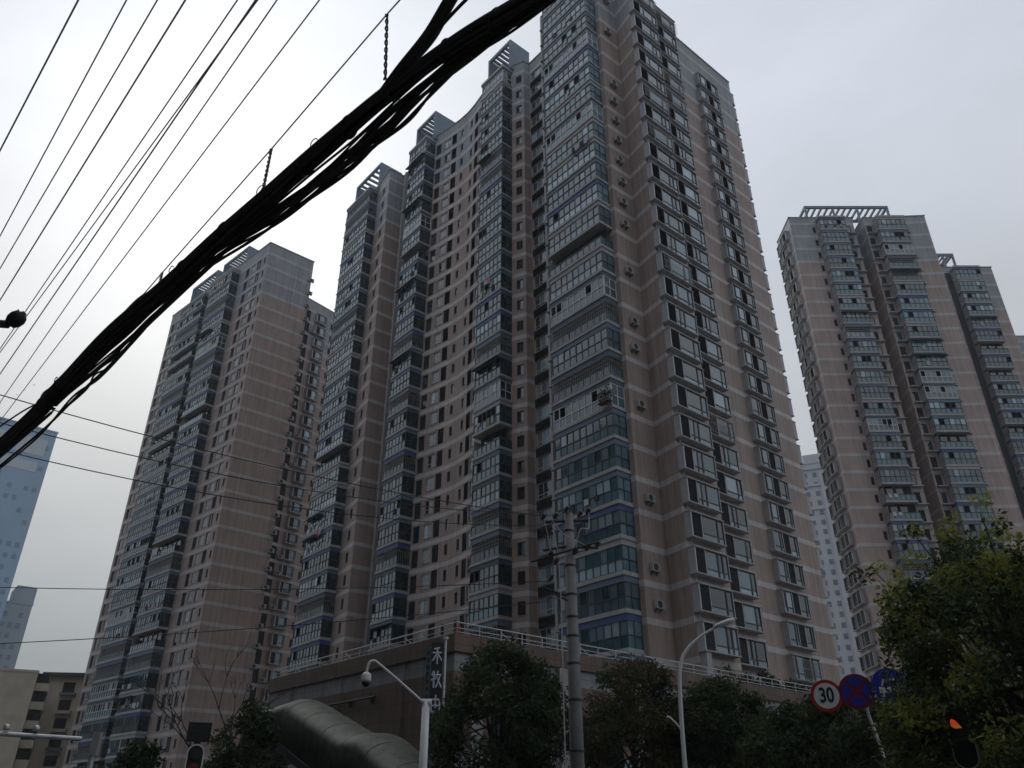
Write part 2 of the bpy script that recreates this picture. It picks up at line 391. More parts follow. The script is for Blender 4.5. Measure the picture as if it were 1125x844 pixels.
# balcony: x 0..L, front y=0, back y=D, z=0 underside of its slab
def make_balcony(L, D, style, strip, seed, frame=TEAL, rail=G4, sideglass=None):
    rg = random.Random(seed)
    s = MB()
    s.box(-.1, L + .1, -.1, D, 0, .14, CREAM); s.box(-.02, L + .02, -.02, D, .14, .36, CREAM)
    glz = MB(); fr = MB(); kids = []
    po_ = rg.choice((.05, .1, .18, .28)); mixw = rg.choice(((3, 1, 3, 4), (1, .4, 2, 7), (2, 5, 2, 2), (1, 1, 7, 2), (5, 2, 1, 3)))
    railm = rg.choice((rail, rail, rail, G2, G6)); half = rg.random() < .3
    n = max(3, round(L / .82)); w = L / n
    nd = max(1, round(D / .8)); wd = D / nd
    zA, zB, zC = .38, 1.30, 2.42
    if style != 'open':
        s.box(0, L, 0, .1, zC, 2.898, strip); s.box(L - .1, L, .1, D, zC, 2.898, strip); s.box(0, .1, .1, D, zC, 2.898, strip)
    s.box(.0, .045, .1, D, .36, 2.42, CREAM)
    # near-black sheet stands in for the unlit room behind
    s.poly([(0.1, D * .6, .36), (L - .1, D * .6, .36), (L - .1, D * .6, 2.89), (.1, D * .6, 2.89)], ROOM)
    side = sideglass or G5
    for i in range(n):
        tilt_pane(glz, i * w + .02, (i + 1) * w - .02, zA, zB - .02, .05, railm if rg.random() < .92 else G2, rg)
        if style == 'glazed':
            r = rg.random()
            if r < po_: continue
            g = rg.choices((G3, G6, G2, G1), mixw)[0]
            tilt_pane(glz, i * w + .02, (i + 1) * w - .02, zB + .03, zC, .05 if i % 2 else .075, g, rg)
    for j in range(nd):
        tilt_pane_side(glz, L - .05, j * wd + .03, (j + 1) * wd - .03, zA, zB - .02, side if side is G5 else rail, rg)
        tilt_pane_side(glz, .05, j * wd + .03, (j + 1) * wd - .03, zA, zB - .02, side, rg, -1)
        if style == 'glazed':
            tilt_pane_side(glz, L - .05, j * wd + .03, (j + 1) * wd - .03, zB + .03, zC, side, rg)
            tilt_pane_side(glz, .05, j * wd + .03, (j + 1) * wd - .03, zB + .03, zC, side, rg, -1)
    # bars
    t = .042
    fr.box(0, L, .0, .09, zA - .03, zA + .03, frame); fr.box(0, L, -.01, .1, zB - .045, zB + .045, frame)
    fr.box(L - .09, L, .1, D, zB - .045, zB + .045, frame); fr.box(0, .09, .1, D, zB - .045, zB + .045, frame)
    top = zC if style == 'glazed' else zB
    if style == 'glazed':
        fr.box(0, L, .0, .09, zC - .05, zC - .002, frame); fr.box(L - .09, L, .1, D, zC - .05, zC - .002, frame)
    for i in range(n + 1):
        x = min(max(i * w, t), L - t); fr.box(x - t, x + t, .005, .095, zA, top, frame)
    for j in range(1, nd + 1):
        y = j * wd - t; fr.box(L - .09, L, y - t, y + t, zA, top, frame); fr.box(0, .09, y - t, y + t, zA, top, frame)
    kids += [('glazing', glz), ('frame', fr)]
    if style in ('caged', 'open') and style == 'caged':
        g = MB()
        k = int(L / .22)
        for i in range(k + 1):
            x = i * L / k; g.box(x - .012, x + .012, -.03, -.006, zA, zC, STEEL)
        for z in (zA + .05, zB + .2, zB + .55, zC - .1): g.box(-.03, L + .03, -.045, -.03, z, z + .03, STEEL)
        k = max(2, int(D / .22))
        for i in range(1, k + 1):
            y = i * D / k; g.box(L + .006, L + .03, y - .012, y + .012, zA, zC, STEEL)
        for z in (zA + .05, zB + .55, zC - .1): g.box(L + .03, L + .045, 0, D, z, z + .03, STEEL)
        kids.append(('security_grille', g))
    if style != 'caged' and seed % 3 == 1:      # washing, boxes and blankets over the rail
        u = rg.uniform(.3, 1)
        while u < L - .8:
            if rg.random() < .45:
                w_ = rg.uniform(.3, .6); c = MB(); c.box(u, u + w_, -.06, -.025, zB - rg.uniform(.35, .8), zB + .06, rg.choice((WCLOTH, DCLOTH, YELC, PINK, GREYP, DCLOTH, WCLOTH))); kids.append(('hanging_cloth', c))
            u += rg.uniform(.6, 1.2)
    if seed % 11 == 3:                              # a sloping rain canopy over the windows
        c = MB(); x0_, x1_ = rg.choice(((-.05, L * .55), (L * .4, L + .05), (-.05, L + .05)))
        c.poly([(x0_, -.62, zC - .12), (x1_, -.62, zC - .12), (x1_, -.02, zC + .14), (x0_, -.02, zC + .14)], AWN); c.poly([(x0_, -.02, zC + .11), (x1_, -.02, zC + .11), (x1_, -.62, zC - .15), (x0_, -.62, zC - .15)], AWN)
        kids.append(('rain_canopy', c))
    if style == 'open':
        d = MB()
        x = .8
        while x + 1.1 < L:
            d.box(x, x + 1.0, D * .6 - .07, D * .6 - .01, .4, 2.5, G1); x += 1.5
        kids.append(('balcony_door', d))
    return Proto('balcony', s, kids)
BAL = {}
def balcony_set(key, L, D, **k):
    BAL[key] = dict(
        glazed=[make_balcony(L, D, 'glazed', st, hash_(key) + i, frame=fm, **k) for i, (st, fm) in enumerate(((GREYS, TEAL), (BLUE, TEAL), (CREAM, DARKF), (GREYS, TEAL), (GREYS2, WHITEF), (GREYS, TEAL), (GREYS2, DARKF), (BLUE, DARKF), (CREAM, TEAL), (GREYS2, TEAL), (GREYS, IRON), (GREYS, TEAL)))],
        caged=[make_balcony(L, D, 'caged', st, hash_(key) + 20 + i, **k) for i, st in enumerate((GREYS, GREYS2, BLUE))],
        open=[make_balcony(L, D, 'open', GREYS, hash_(key) + 40, **k)])
def hash_(s): return sum(ord(c) * (i + 3) for i, c in enumerate(s))
def pick_balcony(key, rg, pc=.16, po=.07):
    r = rg.random(); b = BAL[key]
    return b['open'][0] if r < po else rg.choice(b['caged']) if r < po + pc else rg.choice(b['glazed'])

# window in a wall opening: x 0..w, z 0..h, wall face y=0
def make_window(name, w, h, panes, frame=WHITEF, seed=0, transom=None, sill=True):
    rg = random.Random(seed)
    f = MB(); t = .03; y0, y1 = .09, .15
    f.box(0, w, y0, y1, 0, 2 * t, frame); f.box(0, w, y0, y1, h - 2 * t, h, frame)
    f.box(0, 2 * t, y0, y1, 2 * t, h - 2 * t, frame); f.box(w - 2 * t, w, y0, y1, 2 * t, h - 2 * t, frame)
    k = len(panes)
    for i in range(1, k): f.box(i * w / k - t, i * w / k + t, y0, y1, 2 * t, h - 2 * t, frame)
    if transom: f.box(2 * t, w - 2 * t, y0 + .01, y1 - .01, transom - t * .8, transom + t * .8, frame)
    if sill: f.box(-.06, w + .06, -.06, .09, -.06, 0.0, CREAM)
    g = MB()
    for i, m in enumerate(panes):
        tilt_pane(g, i * w / k + .02, (i + 1) * w / k - .02, .02, h - .02, .13, m, rg)
    return Proto(name, f, [('glass', g)])
def make_louver(w, h):
    f = MB(); n = int(h / .12)
    f.box(0, w, .13, .16, 0, h, LOUV); f.box(0, .05, .02, .12, 0, h, DARKF); f.box(w - .05, w, .02, .12, 0, h, DARKF)
    for i in range(n):
        z = i * h / n; f.poly([(.05, .04, z), (w - .05, .04, z), (w - .05, .12, z + .09), (.05, .12, z + .09)], LOUV)
    return Proto('louver_panel', f)
def make_ac(seed):
    b = MB(); b.box(-.05, .92, -.40, -.06, 0, .66, ACW)
    for x in (.1, .66): b.box(x, x + .05, -.38, -.0, -.07, -.01, IRON); b.box(x, x + .04, -.05, -.0, -.28, -.07, IRON)
    g = MB(); M = Matrix.Translation((.32, -.412, .33)) @ Matrix.Rotation(pi / 2, 4, 'X')
    g.lathe([(.27, -.01), (.27, .012), (.24, .018), (.05, .018)], ACD, 14, M)
    return Proto('air_conditioner', b, [('fan_grille', g)])
AC = [make_ac(0)]
# bay window box: x 0..W along the wall, sticks out to y=-P, z 0..H ; cells = list of (fraction, kind)
def make_bay(W, P, H, cells, seed, caged=False, dull=False):
    rg = random.Random(seed)
    s = MB(); t = .09
    s.box(-.05, W + .05, -P - .06, 0, 0, .1, CREAM); s.box(-.05, W + .05, -P - .06, 0, H - .1, H, CREAM)
    s.box(0, t, -P, 0, .1, H - .1, GREYP); s.box(W - t, W, -P, 0, .1, H - .1, GREYP)
    s.poly([(t, -P * .35, .1), (W - t, -P * .35, .1), (W - t, -P * .35, H - .1), (t, -P * .35, H - .1)], ROOM)  # near-black sheet in place of the unlit interior
    lv = MB(); x = t; z0, z1 = .1, H - .1; y = -P + .05; kids = []
    inner = W - 2 * t
    for fr, kd in cells:
        w = fr * inner
        if kd == 'L':
            n = 14; lv.box(x + .03, x + w - .03, y + .06, y + .1, z0, z1, LOUV)
            for i in range(n):
                zz = z0 + i * (z1 - z0) / n
                lv.poly([(x + .05, y - .02, zz), (x + w - .05, y - .02, zz), (x + w - .05, y + .055, zz + .1), (x + .05, y + .055, zz + .1)], LOUV)
            lv.box(x, x + .06, y - .045, y + .04, z0, z1, WHITEF); lv.box(x + w - .06, x + w, y - .045, y + .04, z0, z1, WHITEF)
        else:
            zt = z0 + .48; g = MB(); f = MB()
            ps = [(x, x + w)] if w < .75 else [(x, x + w * .72), (x + w * .72, x + w)] if rg.random() < .6 else [(x, x + w * .28), (x + w * .28, x + w)]
            for a, b in ps:
                r = rg.random(); wide = b - a > .8
                m = (G6 if r < .5 else G3 if r < .8 else G1) if wide else (G1 if r < .7 else G3)
                if dull: m = GD
                tilt_pane(g, a + .02, b - .02, zt + .02, z1, y + .02, m, rg)
                tilt_pane(g, a + .02, b - .02, z0, zt - .02, y + .02, GD if dull else G6 if rg.random() < .6 else G3, rg)
                f.box(a, a + .075, y - .03, y + .05, z0, z1, DARKF); f.box(b - .075, b, y - .03, y + .05, z0, z1, DARKF)
                f.box(a + .075, b - .075, y - .03, y + .05, zt - .035, zt + .035, DARKF)
                f.box(a + .075, b - .075, y - .02, y + .05, z1 - .09, z1, DARKF)
            kids += [('glass', g), ('frame', f)]
        x += w
    kids.append(('louver', lv))
    if caged:
        c = MB(); x = .1
        while x < W: c.box(x - .012, x + .012, -P - .3, -P - .28, .1, H * .8, STEEL); x += .2
        for z in (.12, H * .45, H * .8): c.box(0, W, -P - .29, -P - .27, z, z + .03, STEEL)
        for z in (.12, H * .8): c.box(0, .03, -P - .27, -P, z, z + .03, STEEL); c.box(W - .03, W, -P - .27, -P, z, z + .03, STEEL)
        kids.append(('security_grille', c))
    return Proto('bay_window', s, kids)
def pergola(T, x0, x1, y0, y1, z0, z1, nr, solid_right=True):
    """roof frame: end walls, front and back beams and slanting rafters"""
    p = MB()
    if solid_right: p.box(x1 - .3, x1, y0, y1, z0, z1, PERG); p.box(x0, x0 + .3, y0, y1, z0, z1, PERG)
    else:
        for x in (x0, x1 - .35): p.box(x, x + .35, y0, y0 + .35, z0, z1, PERG); p.box(x, x + .35, y1 - .35, y1, z0, z1, PERG)
        for x in (x0 + (x1 - x0) * .33, x0 + (x1 - x0) * .62): p.box(x, x + .3, y0, y0 + .3, z0, z1 - .5, PERG)
    p.box(x0 + .3, x1 - .3, y0, y0 + .35, z1 - .55, z1 - .003, PERG); p.box(x0 + .3, x1 - .3, y1 - .35, y1, z1 - .55, z1 - .003, PERG)
    if not solid_right: p.box(x0 - .01, x0 + .36, y0 + .35, y1 - .35, z1 - .5, z1 - .01, PERG); p.box(x1 - .36, x1 + .01, y0 + .35, y1 - .35, z1 - .5, z1 - .01, PERG)
    o = p.build('roof_pergola', T.root)
    r = MB()
    for i in range(nr):
        x = x0 + .3 + (i + .7) * (x1 - x0 - .6) / (nr + .4)
        r.box(x - .13, x + .13, y0 + .355, y1 - .355, z1 - .5, z1 - .06, PERG)
    r.build('rafters', o)

ZB = [15.25 + 2.9 * i for i in range(-6, 29)]        # height of each painted storey band

# ------------------------------------------------------------------ setting: ground, roads
g = MB(); g.poly([(-1480, -1480, 0), (1480, -1480, 0), (1480, 1480, 0), (-1480, 1480, 0)], PAVE); structure('ground', g)
AX = Vector((cos(R(-47.5)), sin(R(-47.5)), 0)); AY = Vector((-AX.y, AX.x, 0))     # along / across the street
def street(a, b): return AX * a + AY * b
g = MB()
g.poly([street(a, b) + Vector((0, 0, .004)) for a, b in ((-300, 2), (300, 2), (300, 20), (-300, 20))], ASPH)
structure('road', g)
g = MB()
for k in range(-30, 30):
    g.poly([street(k * 8 + a, 11 + b) + Vector((0, 0, .008)) for a, b in ((0, -.08), (4, -.08), (4, .08), (0, .08))], PAINT)
structure('lane_markings', g)
for b0, b1 in ((20, 21.5), (.5, 2)):
    g = MB()
    M = Matrix.Rotation(R(-47.5), 4, 'Z'); tmp = MB(); tmp.box(-300, 300, b0, b1, -.1, .13, CONC); g.add(tmp, M)
    structure('kerb', g)

# ------------------------------------------------------------------ unseen blocks behind the camera, added to shade lower floors and reflect in glass
OPP = facade('shade_block_wall', (.16, .15, .14), (.16, .15, .14), (.22, .21, .20), 3, 200)
for a0, a1, h, dp, lab in ((-120, -58, 74, 20, 'unseen long grey block added for shade across the street, far left of the photographer'), (-50, 2, 92, 22, 'unseen tallest grey slab added for shade across the street, straight behind the photographer'), (10, 44, 62, 20, 'unseen mid height grey block added for shade across the street, right of the slab'), (54, 120, 56, 20, 'unseen lowest long grey block added for shade across the street, far right')):
    t = thing('shade_block', lab, 'building', street(a1, -16), R(-47.5 + 180))
    b = MB(); L_ = a1 - a0
    b.box(0, L_, 0, dp, 0, h, OPP); b.build('wall', t)
    for z in range(4, int(h) - 3, 6): q = MB(); q.box(1, L_ - 1, -.1, .02, z, z + 1.7, GD); q.build('window_band', t)

g = MB(); g.box(-1490, 1490, -1490, 1490, -1, 124, CONC)
hz = bpy.data.materials.new('haze_air'); hz.use_nodes = True; hz.node_tree.nodes.clear()
ho = hz.node_tree.nodes.new('ShaderNodeOutputMaterial'); hv = hz.node_tree.nodes.new('ShaderNodeVolumePrincipled')
hv.inputs['Color'].default_value = (.86, .93, 1, 1); hv.inputs['Density'].default_value = HAZE; hv.inputs['Anisotropy'].default_value = .3
hz.node_tree.links.new(hv.outputs[0], ho.inputs['Volume'])
g.mats = [hz]; hob = g.build('haze'); hob['kind'] = 'stuff'

# ------------------------------------------------------------------ podium (shopping base of the main tower)
pod = thing('podium_building', 'brown tiled podium with pale band and roof railing under the tallest tower', 'building', (-2.87, 41.5, 0), R(-48))
m = MB()
foot = [(-19.6, 0), (0, 0), (1.2, 50), (-19.6, 50)]
for a, b in zip(foot, foot[1:] + foot[:1]): wall(m, a, b, 0, 9.8, PODIUM)
cap(m, foot, 9.8, CONC)
m.build('wall', pod)
m = MB()
tmp = [(-19.7, -.14), (.16, -.14), (1.36, 50.1), (-19.7, 50.1)]
for (a, b) in ((0, 1), (1, 2)):
    A, B = Vector((*tmp[a], 0)), Vector((*tmp[b], 0)); d = (B - A).normalized(); Lw = (B - A).length
    Mm = Matrix.Translation(A) @ Matrix.Rotation(atan2(d.y, d.x), 4, 'Z')
    q = MB(); q.box(0, Lw, 0, .4, 9.26, 10.1, PODIUM); m.add(q, Mm)
m.build('parapet', pod)
COR = mat('railing_paint', (.42, .43, .44), .5, var=.1)
for nm, A, B in (('railing', (-19.6, .1), (0, .1)), ('railing', (0, .1), (1.2, 50))):
    q = MB(); A = Vector((*A, 0)); B = Vector((*B, 0)); Lw = (B - A).length; d = (B - A) / Lw
    for z, r in ((10.70, .034), (10.42, .023), (10.22, .023)): q.tube([A + Vector((0, 0, z)), B + Vector((0, 0, z))], r, COR, 6)
    k = int(Lw / 1.46)
    for i in range(k + 1):
        p = A + d * (i * Lw / k); q.tube([p + Vector((0, 0, 10.06)), p + Vector((0, 0, 10.70))], .03, COR, 6)
        if i % 4 == 2: q.tube([p + Vector((0, 0, 10.55)), p + d * .85 + Vector((0, 0, 10.1))], .026, COR, 6)
    q.build(nm, pod)
q = MB(); q.box(-.27, -.08, .2, .4, 10.11, 10.58, REDB); q.build('red_equipment_box', pod)
for y in (1.0, 7, 13, 19, 25, 31, 37, 43): q = MB(); q.box(.02 + y * .024, .24 + y * .024, y, y + .7, 0, 9.2, CONC); q.build('pilaster', pod)
for y in (2.4, 8.4, 14.4, 20.4, 26.4, 32.4, 38.4):
    for z0, z1 in ((.4, 3.2), (4.4, 6.8)): q = MB(); q.box(.05 + y * .024, .12 + y * .024, y, y + 3.6, z0, z1, GD); q.build('shop_window', pod)
q = MB(); q.tube([(-19.4, -.25, 7.75), (-6.5, -.25, 7.75)], .07, IRON, 6); q.build('wall_pipe', pod); q = MB(); q.tube([(-19.4, -.28, 7.5), (-12, -.28, 7.5)], .045, IRON, 6); q.build('wall_pipe', pod)
for x in (-18.5, -15.4, -12.3, -9.2, -7): q = MB(); q.box(x, x + .06, -.25, 0.02, 7.45, 7.88, IRON); q.build('pipe_bracket', pod)
for x in (-16.5, -10.5, -4.2): q = MB(); q.tube([(x, -.08, 0), (x, -.08, 9.2)], .05, PODIUM, 6); q.build('rain_pipe', pod)

# ------------------------------------------------------------------ main tower
T = Tower('apartment_tower', 'tallest brown and grey apartment tower in the centre with glazed balcony stacks', 'building', (8.6, 61.1, 0), -50)
ROOF = 95.4
zs = [z for z in ZB if 11 < z < 93]
rg = random.Random(11)
m = MB(); W_ = WALLM
def seg(A, B, cols=(), z0=0, depth=.16): wall(m, A, B, z0, ROOF, W_, cols, zs=zs, depth=depth)
WIN2 = [make_window('sash_window', 1.3, 1.65, p, WHITEF, i, transom=.55) for i, p in enumerate(([G1, G3], [G3, G1], [G1, G1], [G6, G1], [GD, G1]))]
WSM = [make_window('small_window', .55, 1.25, p, DARKF, i) for i, p in enumerate(([G1], [GD], [GD], [ROOM]))]
WSQ = [make_window('corner_window', .85, 1.35, p, DARKF, i) for i, p in enumerate(([GD, GD], [ROOM, GD], [GD, G2]))]
LV = make_louver(1.0, 2.0)
COLW = [make_window('column_window', 2.6, 1.65, p, WHITEF, i + 5, transom=.45) for i, p in enumerate(([G1, G3, G1], [G3, G6, G1], [G1, G1, G1], [G1, G6, G1], [G6, G3, G3]))]
LVS = make_louver(2.6, .95)
BALD = [make_window('balcony_door', 1.0, 2.0, [p], DARKF, 3, sill=False) for p in (ROOM, G1)]

seg((-58.5, 26), (-58.5, 2.2)); seg((-58.5, 2.2), (-50.4, 2.2))
A, B = (-50.4, 2.2), (-46.1, 1.6); seg(A, B, [(1.9, 2.75, .85, 2.2)])
for z in zs: on_wall(T, A, B, 1.9, z + .85, rg.choice(WSQ))
seg((-46.1, 1.6), (-46.1, 4.2))
A, B = (-46.1, 4.2), (-41.2, 4.2); seg(A, B, [(1.6, 4.2, .75, 2.4)])
for z in zs: on_wall(T, A, B, 1.6, z + .75, rg.choice(COLW))
seg((-41.2, 4.2), (-41.2, 3.2)); seg((-41.2, 3.2), (-35.5, 3.2))
arc = [(-35.5, 3.2), (-33.85, 3.58), (-30.6, 4.1), (-28.6, 4.2), (-26.8, 4.05), (-24.0, 3.62), (-22.4, 3.3)]
ops = [[(.25, 1.25, .45, 2.45, 'D')], [(.25, 1.55, .7, 2.35, 'W'), (1.85, 2.85, .5, 2.5, 'L')], [(.55, 1.1, .95, 2.2, 'S')], [(.85, 1.4, .95, 2.2, 'S')], [(.25, 1.25, .5, 2.5, 'L'), (1.45, 2.75, .7, 2.35, 'W')], []]
for i in range(6):
    seg(arc[i], arc[i + 1], [o[:4] for o in ops[i]])
    for o in ops[i]:
        for z in zs:
            pr = {'D': rg.choice(BALD), 'W': rg.choice(WIN2), 'L': LV, 'S': rg.choice(WSM)}[o[4]]
            on_wall(T, arc[i], arc[i + 1], o[0], z + o[2], pr)
seg((-22.4, 3.3), (-17.9, 3.8))
A, B = (-17.9, 3.8), (-16.2, 4.5); seg(A, B, [(.6, 1.45, .85, 2.2)])
for z in zs: on_wall(T, A, B, .6, z + .85, rg.choice(WSQ))
seg((-16.2, 4.5), (-16.1, 5.4))
A, B = (-16.1, 5.4), (-9.4, 5.4); seg(A, B, [(.3, 2.9, .75, 2.4)])
for z in zs:
    on_wall(T, A, B, .3, z + .75, rg.choice(COLW))
# dark louvred spandrels of the two window columns
for z in zs:
    T.put(LVS, -15.8, 5.4 - .17, z - .38); T.put(LVS, -44.5, 4.2 - .17, z - .38)
seg((-9.4, 5.4), (-9.4, 1.7)); seg((-9.4, 1.7), (.55, 1.7))
seg((.55, 1.7), (.6, 4.6)); seg((.6, 4.6), (3.1, 4.1))
seg((3.1, 4.1), (3.1, 9.3)); seg((3.1, 9.3), (1.4, 9.3)); seg((1.4, 9.3), (1.4, 15.8)); seg((1.4, 15.8), (0, 15.8))
seg((0, 15.8), (0, 29.5)); seg((0, 29.5), (-6, 29.5)); seg((-6, 29.5), (-58.5, 26))
fp = [(-58.5, 26), (-58.5, 2.2), (-50.4, 2.2), (-46.1, 1.6), (-46.1, 4.2), (-41.2, 4.2), (-41.2, 3.2)] + arc + [(-17.9, 3.8), (-16.2, 4.5), (-16.1, 5.4), (-9.4, 5.4), (-9.4, 1.7), (.55, 1.7), (.6, 4.6), (3.1, 4.1), (3.1, 9.3), (1.4, 9.3), (1.4, 15.8), (0, 15.8), (0, 29.5), (-6, 29.5)]
cap(m, fp, ROOF - .8, CONC)
m.build('wall', T.root)
q = MB(); q.box(3.12, 3.7, 4.3, 4.9, 9.8, 12.86, CREAM); q.build('pillar', T.root)
# vertical white pilasters beside the window columns
for x, y in ((-9.24, 1.95), (-44.8, 4.2)):
    q = MB(); q.box(x - .15, x + .15, y - .5, y - .02, 11, ROOF - .3, CREAM); q.build('pilaster', T.root)
for x, y in ((-40.9, 3.0), (-10.6, 5.2)): q = MB(); q.tube([(x, y, 11), (x, y, 92)], .085, CREAM, 6); q.build('drain_pipe', T.root)
# upper block above the corner stack (its top is above the picture)
q = MB()
blk = [(-7.6, 1.72), (.5, 1.72), (.5, 4.62), (3.0, 4.15), (3.0, 9.2), (-7.6, 12)]
for a, b in zip(blk, blk[1:] + blk[:1]): wall(q, a, b, ROOF + .01, 100, WALLM)
cap(q, blk, 99.6, CONC); q.build('roof_block', T.root)

balcony_set('main', 7.4, 1.7, sideglass=G3); balcony_set('mid', 4.6, 1.7); balcony_set('midb', 4.6, 1.75); balcony_set('end', 7.6, 1.5)
balz = [z - .02 for z in ZB if 9 < z < 92.5]
def no_pane(b): return b
for i, z in enumerate(balz):
    T.put(pick_balcony('main', rg, .09, .03), -7.4, 0, z + .45)
    T.put(pick_balcony('mid', rg, .3, .03), -22.5, 2.1, z + .45)
    T.put(pick_balcony('midb', rg, .22, .06), -40.1, 1.45, z + .45)
    T.put(pick_balcony('end', rg, .12, .08), -58.2, .7, z + .45)
# slabs closing the top of every stack
zt = balz[-1] + .45 + 2.9
for x0, x1, y0, y1 in ((-7.5, .1, -.12, 1.69), (-22.6, -17.8, 1.98, 3.75), (-40.2, -35.4, 1.33, 3.19), (-58.3, -50.5, .58, 2.19)): q = MB(); q.box(x0, x1, y0, y1, zt, zt + .5, CREAM); q.build('balcony_roof', T.root)
# AC units: beside the corner stack, and on small brackets at its left end
for i, z in enumerate(balz):
    if rg.random() < .58: T.put(AC[0], .58, 2.3 + rg.uniform(0, .3), z + 1.0, pi / 2)
    br = MB()
    if rg.random() < .8: T.put(AC[0], -8.45, 1.7, z + .62)
LEDGE = MB(); LEDGE.box(0, 1.2, -.99, -.012, 0, .12, CREAM); LEDGE = Proto('air_conditioner_ledge', LEDGE)
for z in balz: T.put(LEDGE, -8.75, 1.69, z + .45)
# bay windows of the right side (facing +x: local x of a bay runs along +y)
BY1 = [make_bay(4.3, .65, 2.2, c, i, i == 4) for i, c in enumerate((((.3, 'L'), (.54, 'W'), (.16, 'W')), ((.32, 'L'), (.68, 'W')), ((.3, 'L'), (.14, 'W'), (.56, 'W')), ((.31, 'L'), (.53, 'W'), (.16, 'W')), ((.3, 'L'), (.7, 'W'))))]
BY2 = [make_bay(4.2, .65, 2.2, c, 10 + i, i == 3) for i, c in enumerate((((.4, 'L'), (.6, 'W')), ((.38, 'L'), (.14, 'W'), (.48, 'W')), ((.4, 'L'), (.6, 'W')), ((.4, 'L'), (.6, 'W'))))]
BY3 = [make_bay(4.3, .6, 2.2, c, 20 + i, i == 3) for i, c in enumerate((((.36, 'W'), (.30, 'L'), (.34, 'W')), ((.37, 'W'), (.30, 'L'), (.33, 'W')), ((.34, 'W'), (.3, 'L'), (.36, 'W')), ((.36, 'W'), (.3, 'L'), (.34, 'W'))))]
for z in [z for z in ZB if 11 < z < 92]:
    pk = lambda L_: rg.choice(L_[:-1]) if rg.random() < .9 else L_[-1]
    b = z + .52
    T.put(pk(BY1), 3.1, 4.2, b, pi / 2)
    T.put(pk(BY2), 1.4, 10.5, b, pi / 2)
    if z < 90: T.put(pk(BY3), 0, 20.9, b, pi / 2)
    T.put(BY2[0], -.04, 29.5, b, pi)
PIPE = MB(); PIPE.tube([(0, 0, -.16), (0, 0, .52)], .05, CREAM, 6); PIPE = Proto('bay_drain_pipe', PIPE)
for i, z in enumerate(zs):      # thin drain pipes between the bays
    if z > 13: T.put(PIPE, 3.4, 4.42, z)
for x0, x1, y0, y1, zb in ((-22.6, -17.6, 3.2, 6.8, 0), (-40.4, -35.2, 2.6, 6.4, 0), (-58.4, -50.3, 2.0, 6.2, 0)):
    pergola(T, x0, x1, y0, y1, ROOF - .85, 100.4, 6)
q = MB()   # parapet coping
for a, b in zip(fp, fp[1:] + fp[:1]):
    A, B = Vector((*a, 0)), Vector((*b, 0)); d = (B - A); L_ = d.length; d.normalize()
    t_ = MB(); t_.box(-.1, L_ + .1, -.1, .25, ROOF, ROOF + .15, CREAM); q.add(t_, Matrix.Translation(A) @ Matrix.Rotation(atan2(d.y, d.x), 4, 'Z'))
q.build('roof_coping', T.root)
T.finish()

# ------------------------------------------------------------------ left tower
T = Tower('apartment_tower', 'brown and grey apartment tower at left behind the black cable bundle', 'building', (-44.7, 117.2, 0), -42)
ROOF = 96.2; W_ = WALLL
zsl = [15.6 + 2.9 * i for i in range(-5, 27)]; zs = zsl
m = MB(); rg = random.Random(5)
def windows(A, B, lst, base):
    seg(A, B, [(o[0], o[0] + o[1], o[2], o[3]) for o in lst], z0=0)
    for o in lst:
        for z in zs:
            if 0 < z + o[2] and z + o[3] < ROOF: on_wall(T, A, B, o[0], z + o[2], rg.choice(o[4]))
W12 = [make_window('sash_window', 1.6, 1.7, p, WHITEF, i, transom=.5) for i, p in enumerate(([G1, G3], [G3, G1], [G1, G6], [G1, G1]))]
WDK = [make_window('side_window', 1.2, 2.0, p, DARKF, i) for i, p in enumerate(([ROOM], [G1], [G2, ROOM]))]
WRC = [make_window('recess_shade_window', 2.3, 2.3, p, DARKF, i, sill=False) for i, p in enumerate(([ROOM, GD, ROOM], [GD, ROOM, ROOM]))]  # dark panes stand in for the shadow in the wing's recess
seg((-36.6, 18), (-36.6, 0), z0=0)
windows((-36.6, 0), (-30.3, 0), [(.8, 1.2, .5, 2.5, WDK), (2.4, 1.6, .7, 2.4, W12), (4.6, 1.2, .5, 2.5, WDK)], 0)
seg((-30.3, 0), (-20.7, 0), z0=0); seg((-20.7, 0), (-20.7, 2.5), z0=0); seg((-20.7, 2.5), (-17.9, 2.5), z0=0); seg((-17.9, 2.5), (-17.9, 0), z0=0); seg((-17.9, 0), (-9.5, 0), z0=0)
windows((-9.5, 0), (0, 0), [(2.2, 1.2, .5, 2.5, WDK), (4.0, 1.6, .7, 2.4, W12), (6.1, 1.2, .5, 2.5, WDK), (8.3, .55, .9, 2.15, WSM)], 0)
seg((0, 0), (1.1, 8.9), z0=0); seg((1.1, 8.9), (-10, 9.4), z0=0)
BYL = [make_bay(2.6, .6, 2.0, (((.45, 'L'), (.55, 'W'))), 31, False), make_bay(2.6, .6, 2.0, (((.3, 'L'), (.7, 'W'))), 32, False)]
seg((-10, 9.4), (-10, 13.2), z0=0)
seg((-10, 13.2), (-9.6, 13.2), z0=0)
windows((-9.6, 13.2), (-10.4, 26), [(1.0, 2.3, .3, 2.6, WRC), (8.5, .85, .85, 2.2, WSQ)], 0)
seg((-10.4, 26), (-36.6, 18), z0=0)
fp = [(-36.6, 18), (-36.6, 0), (-30.3, 0), (-20.7, 0), (-20.7, 2.5), (-17.9, 2.5), (-17.9, 0), (-9.5, 0), (0, 0), (1.1, 8.9), (-10, 9.4), (-10, 13.2), (-9.6, 13.2), (-10.4, 26)]
cap(m, fp, ROOF - .8, CONC)
m.build('wall', T.root)
balcony_set('lb', 8.0, 1.6); balcony_set('la', 9.2, 1.0)
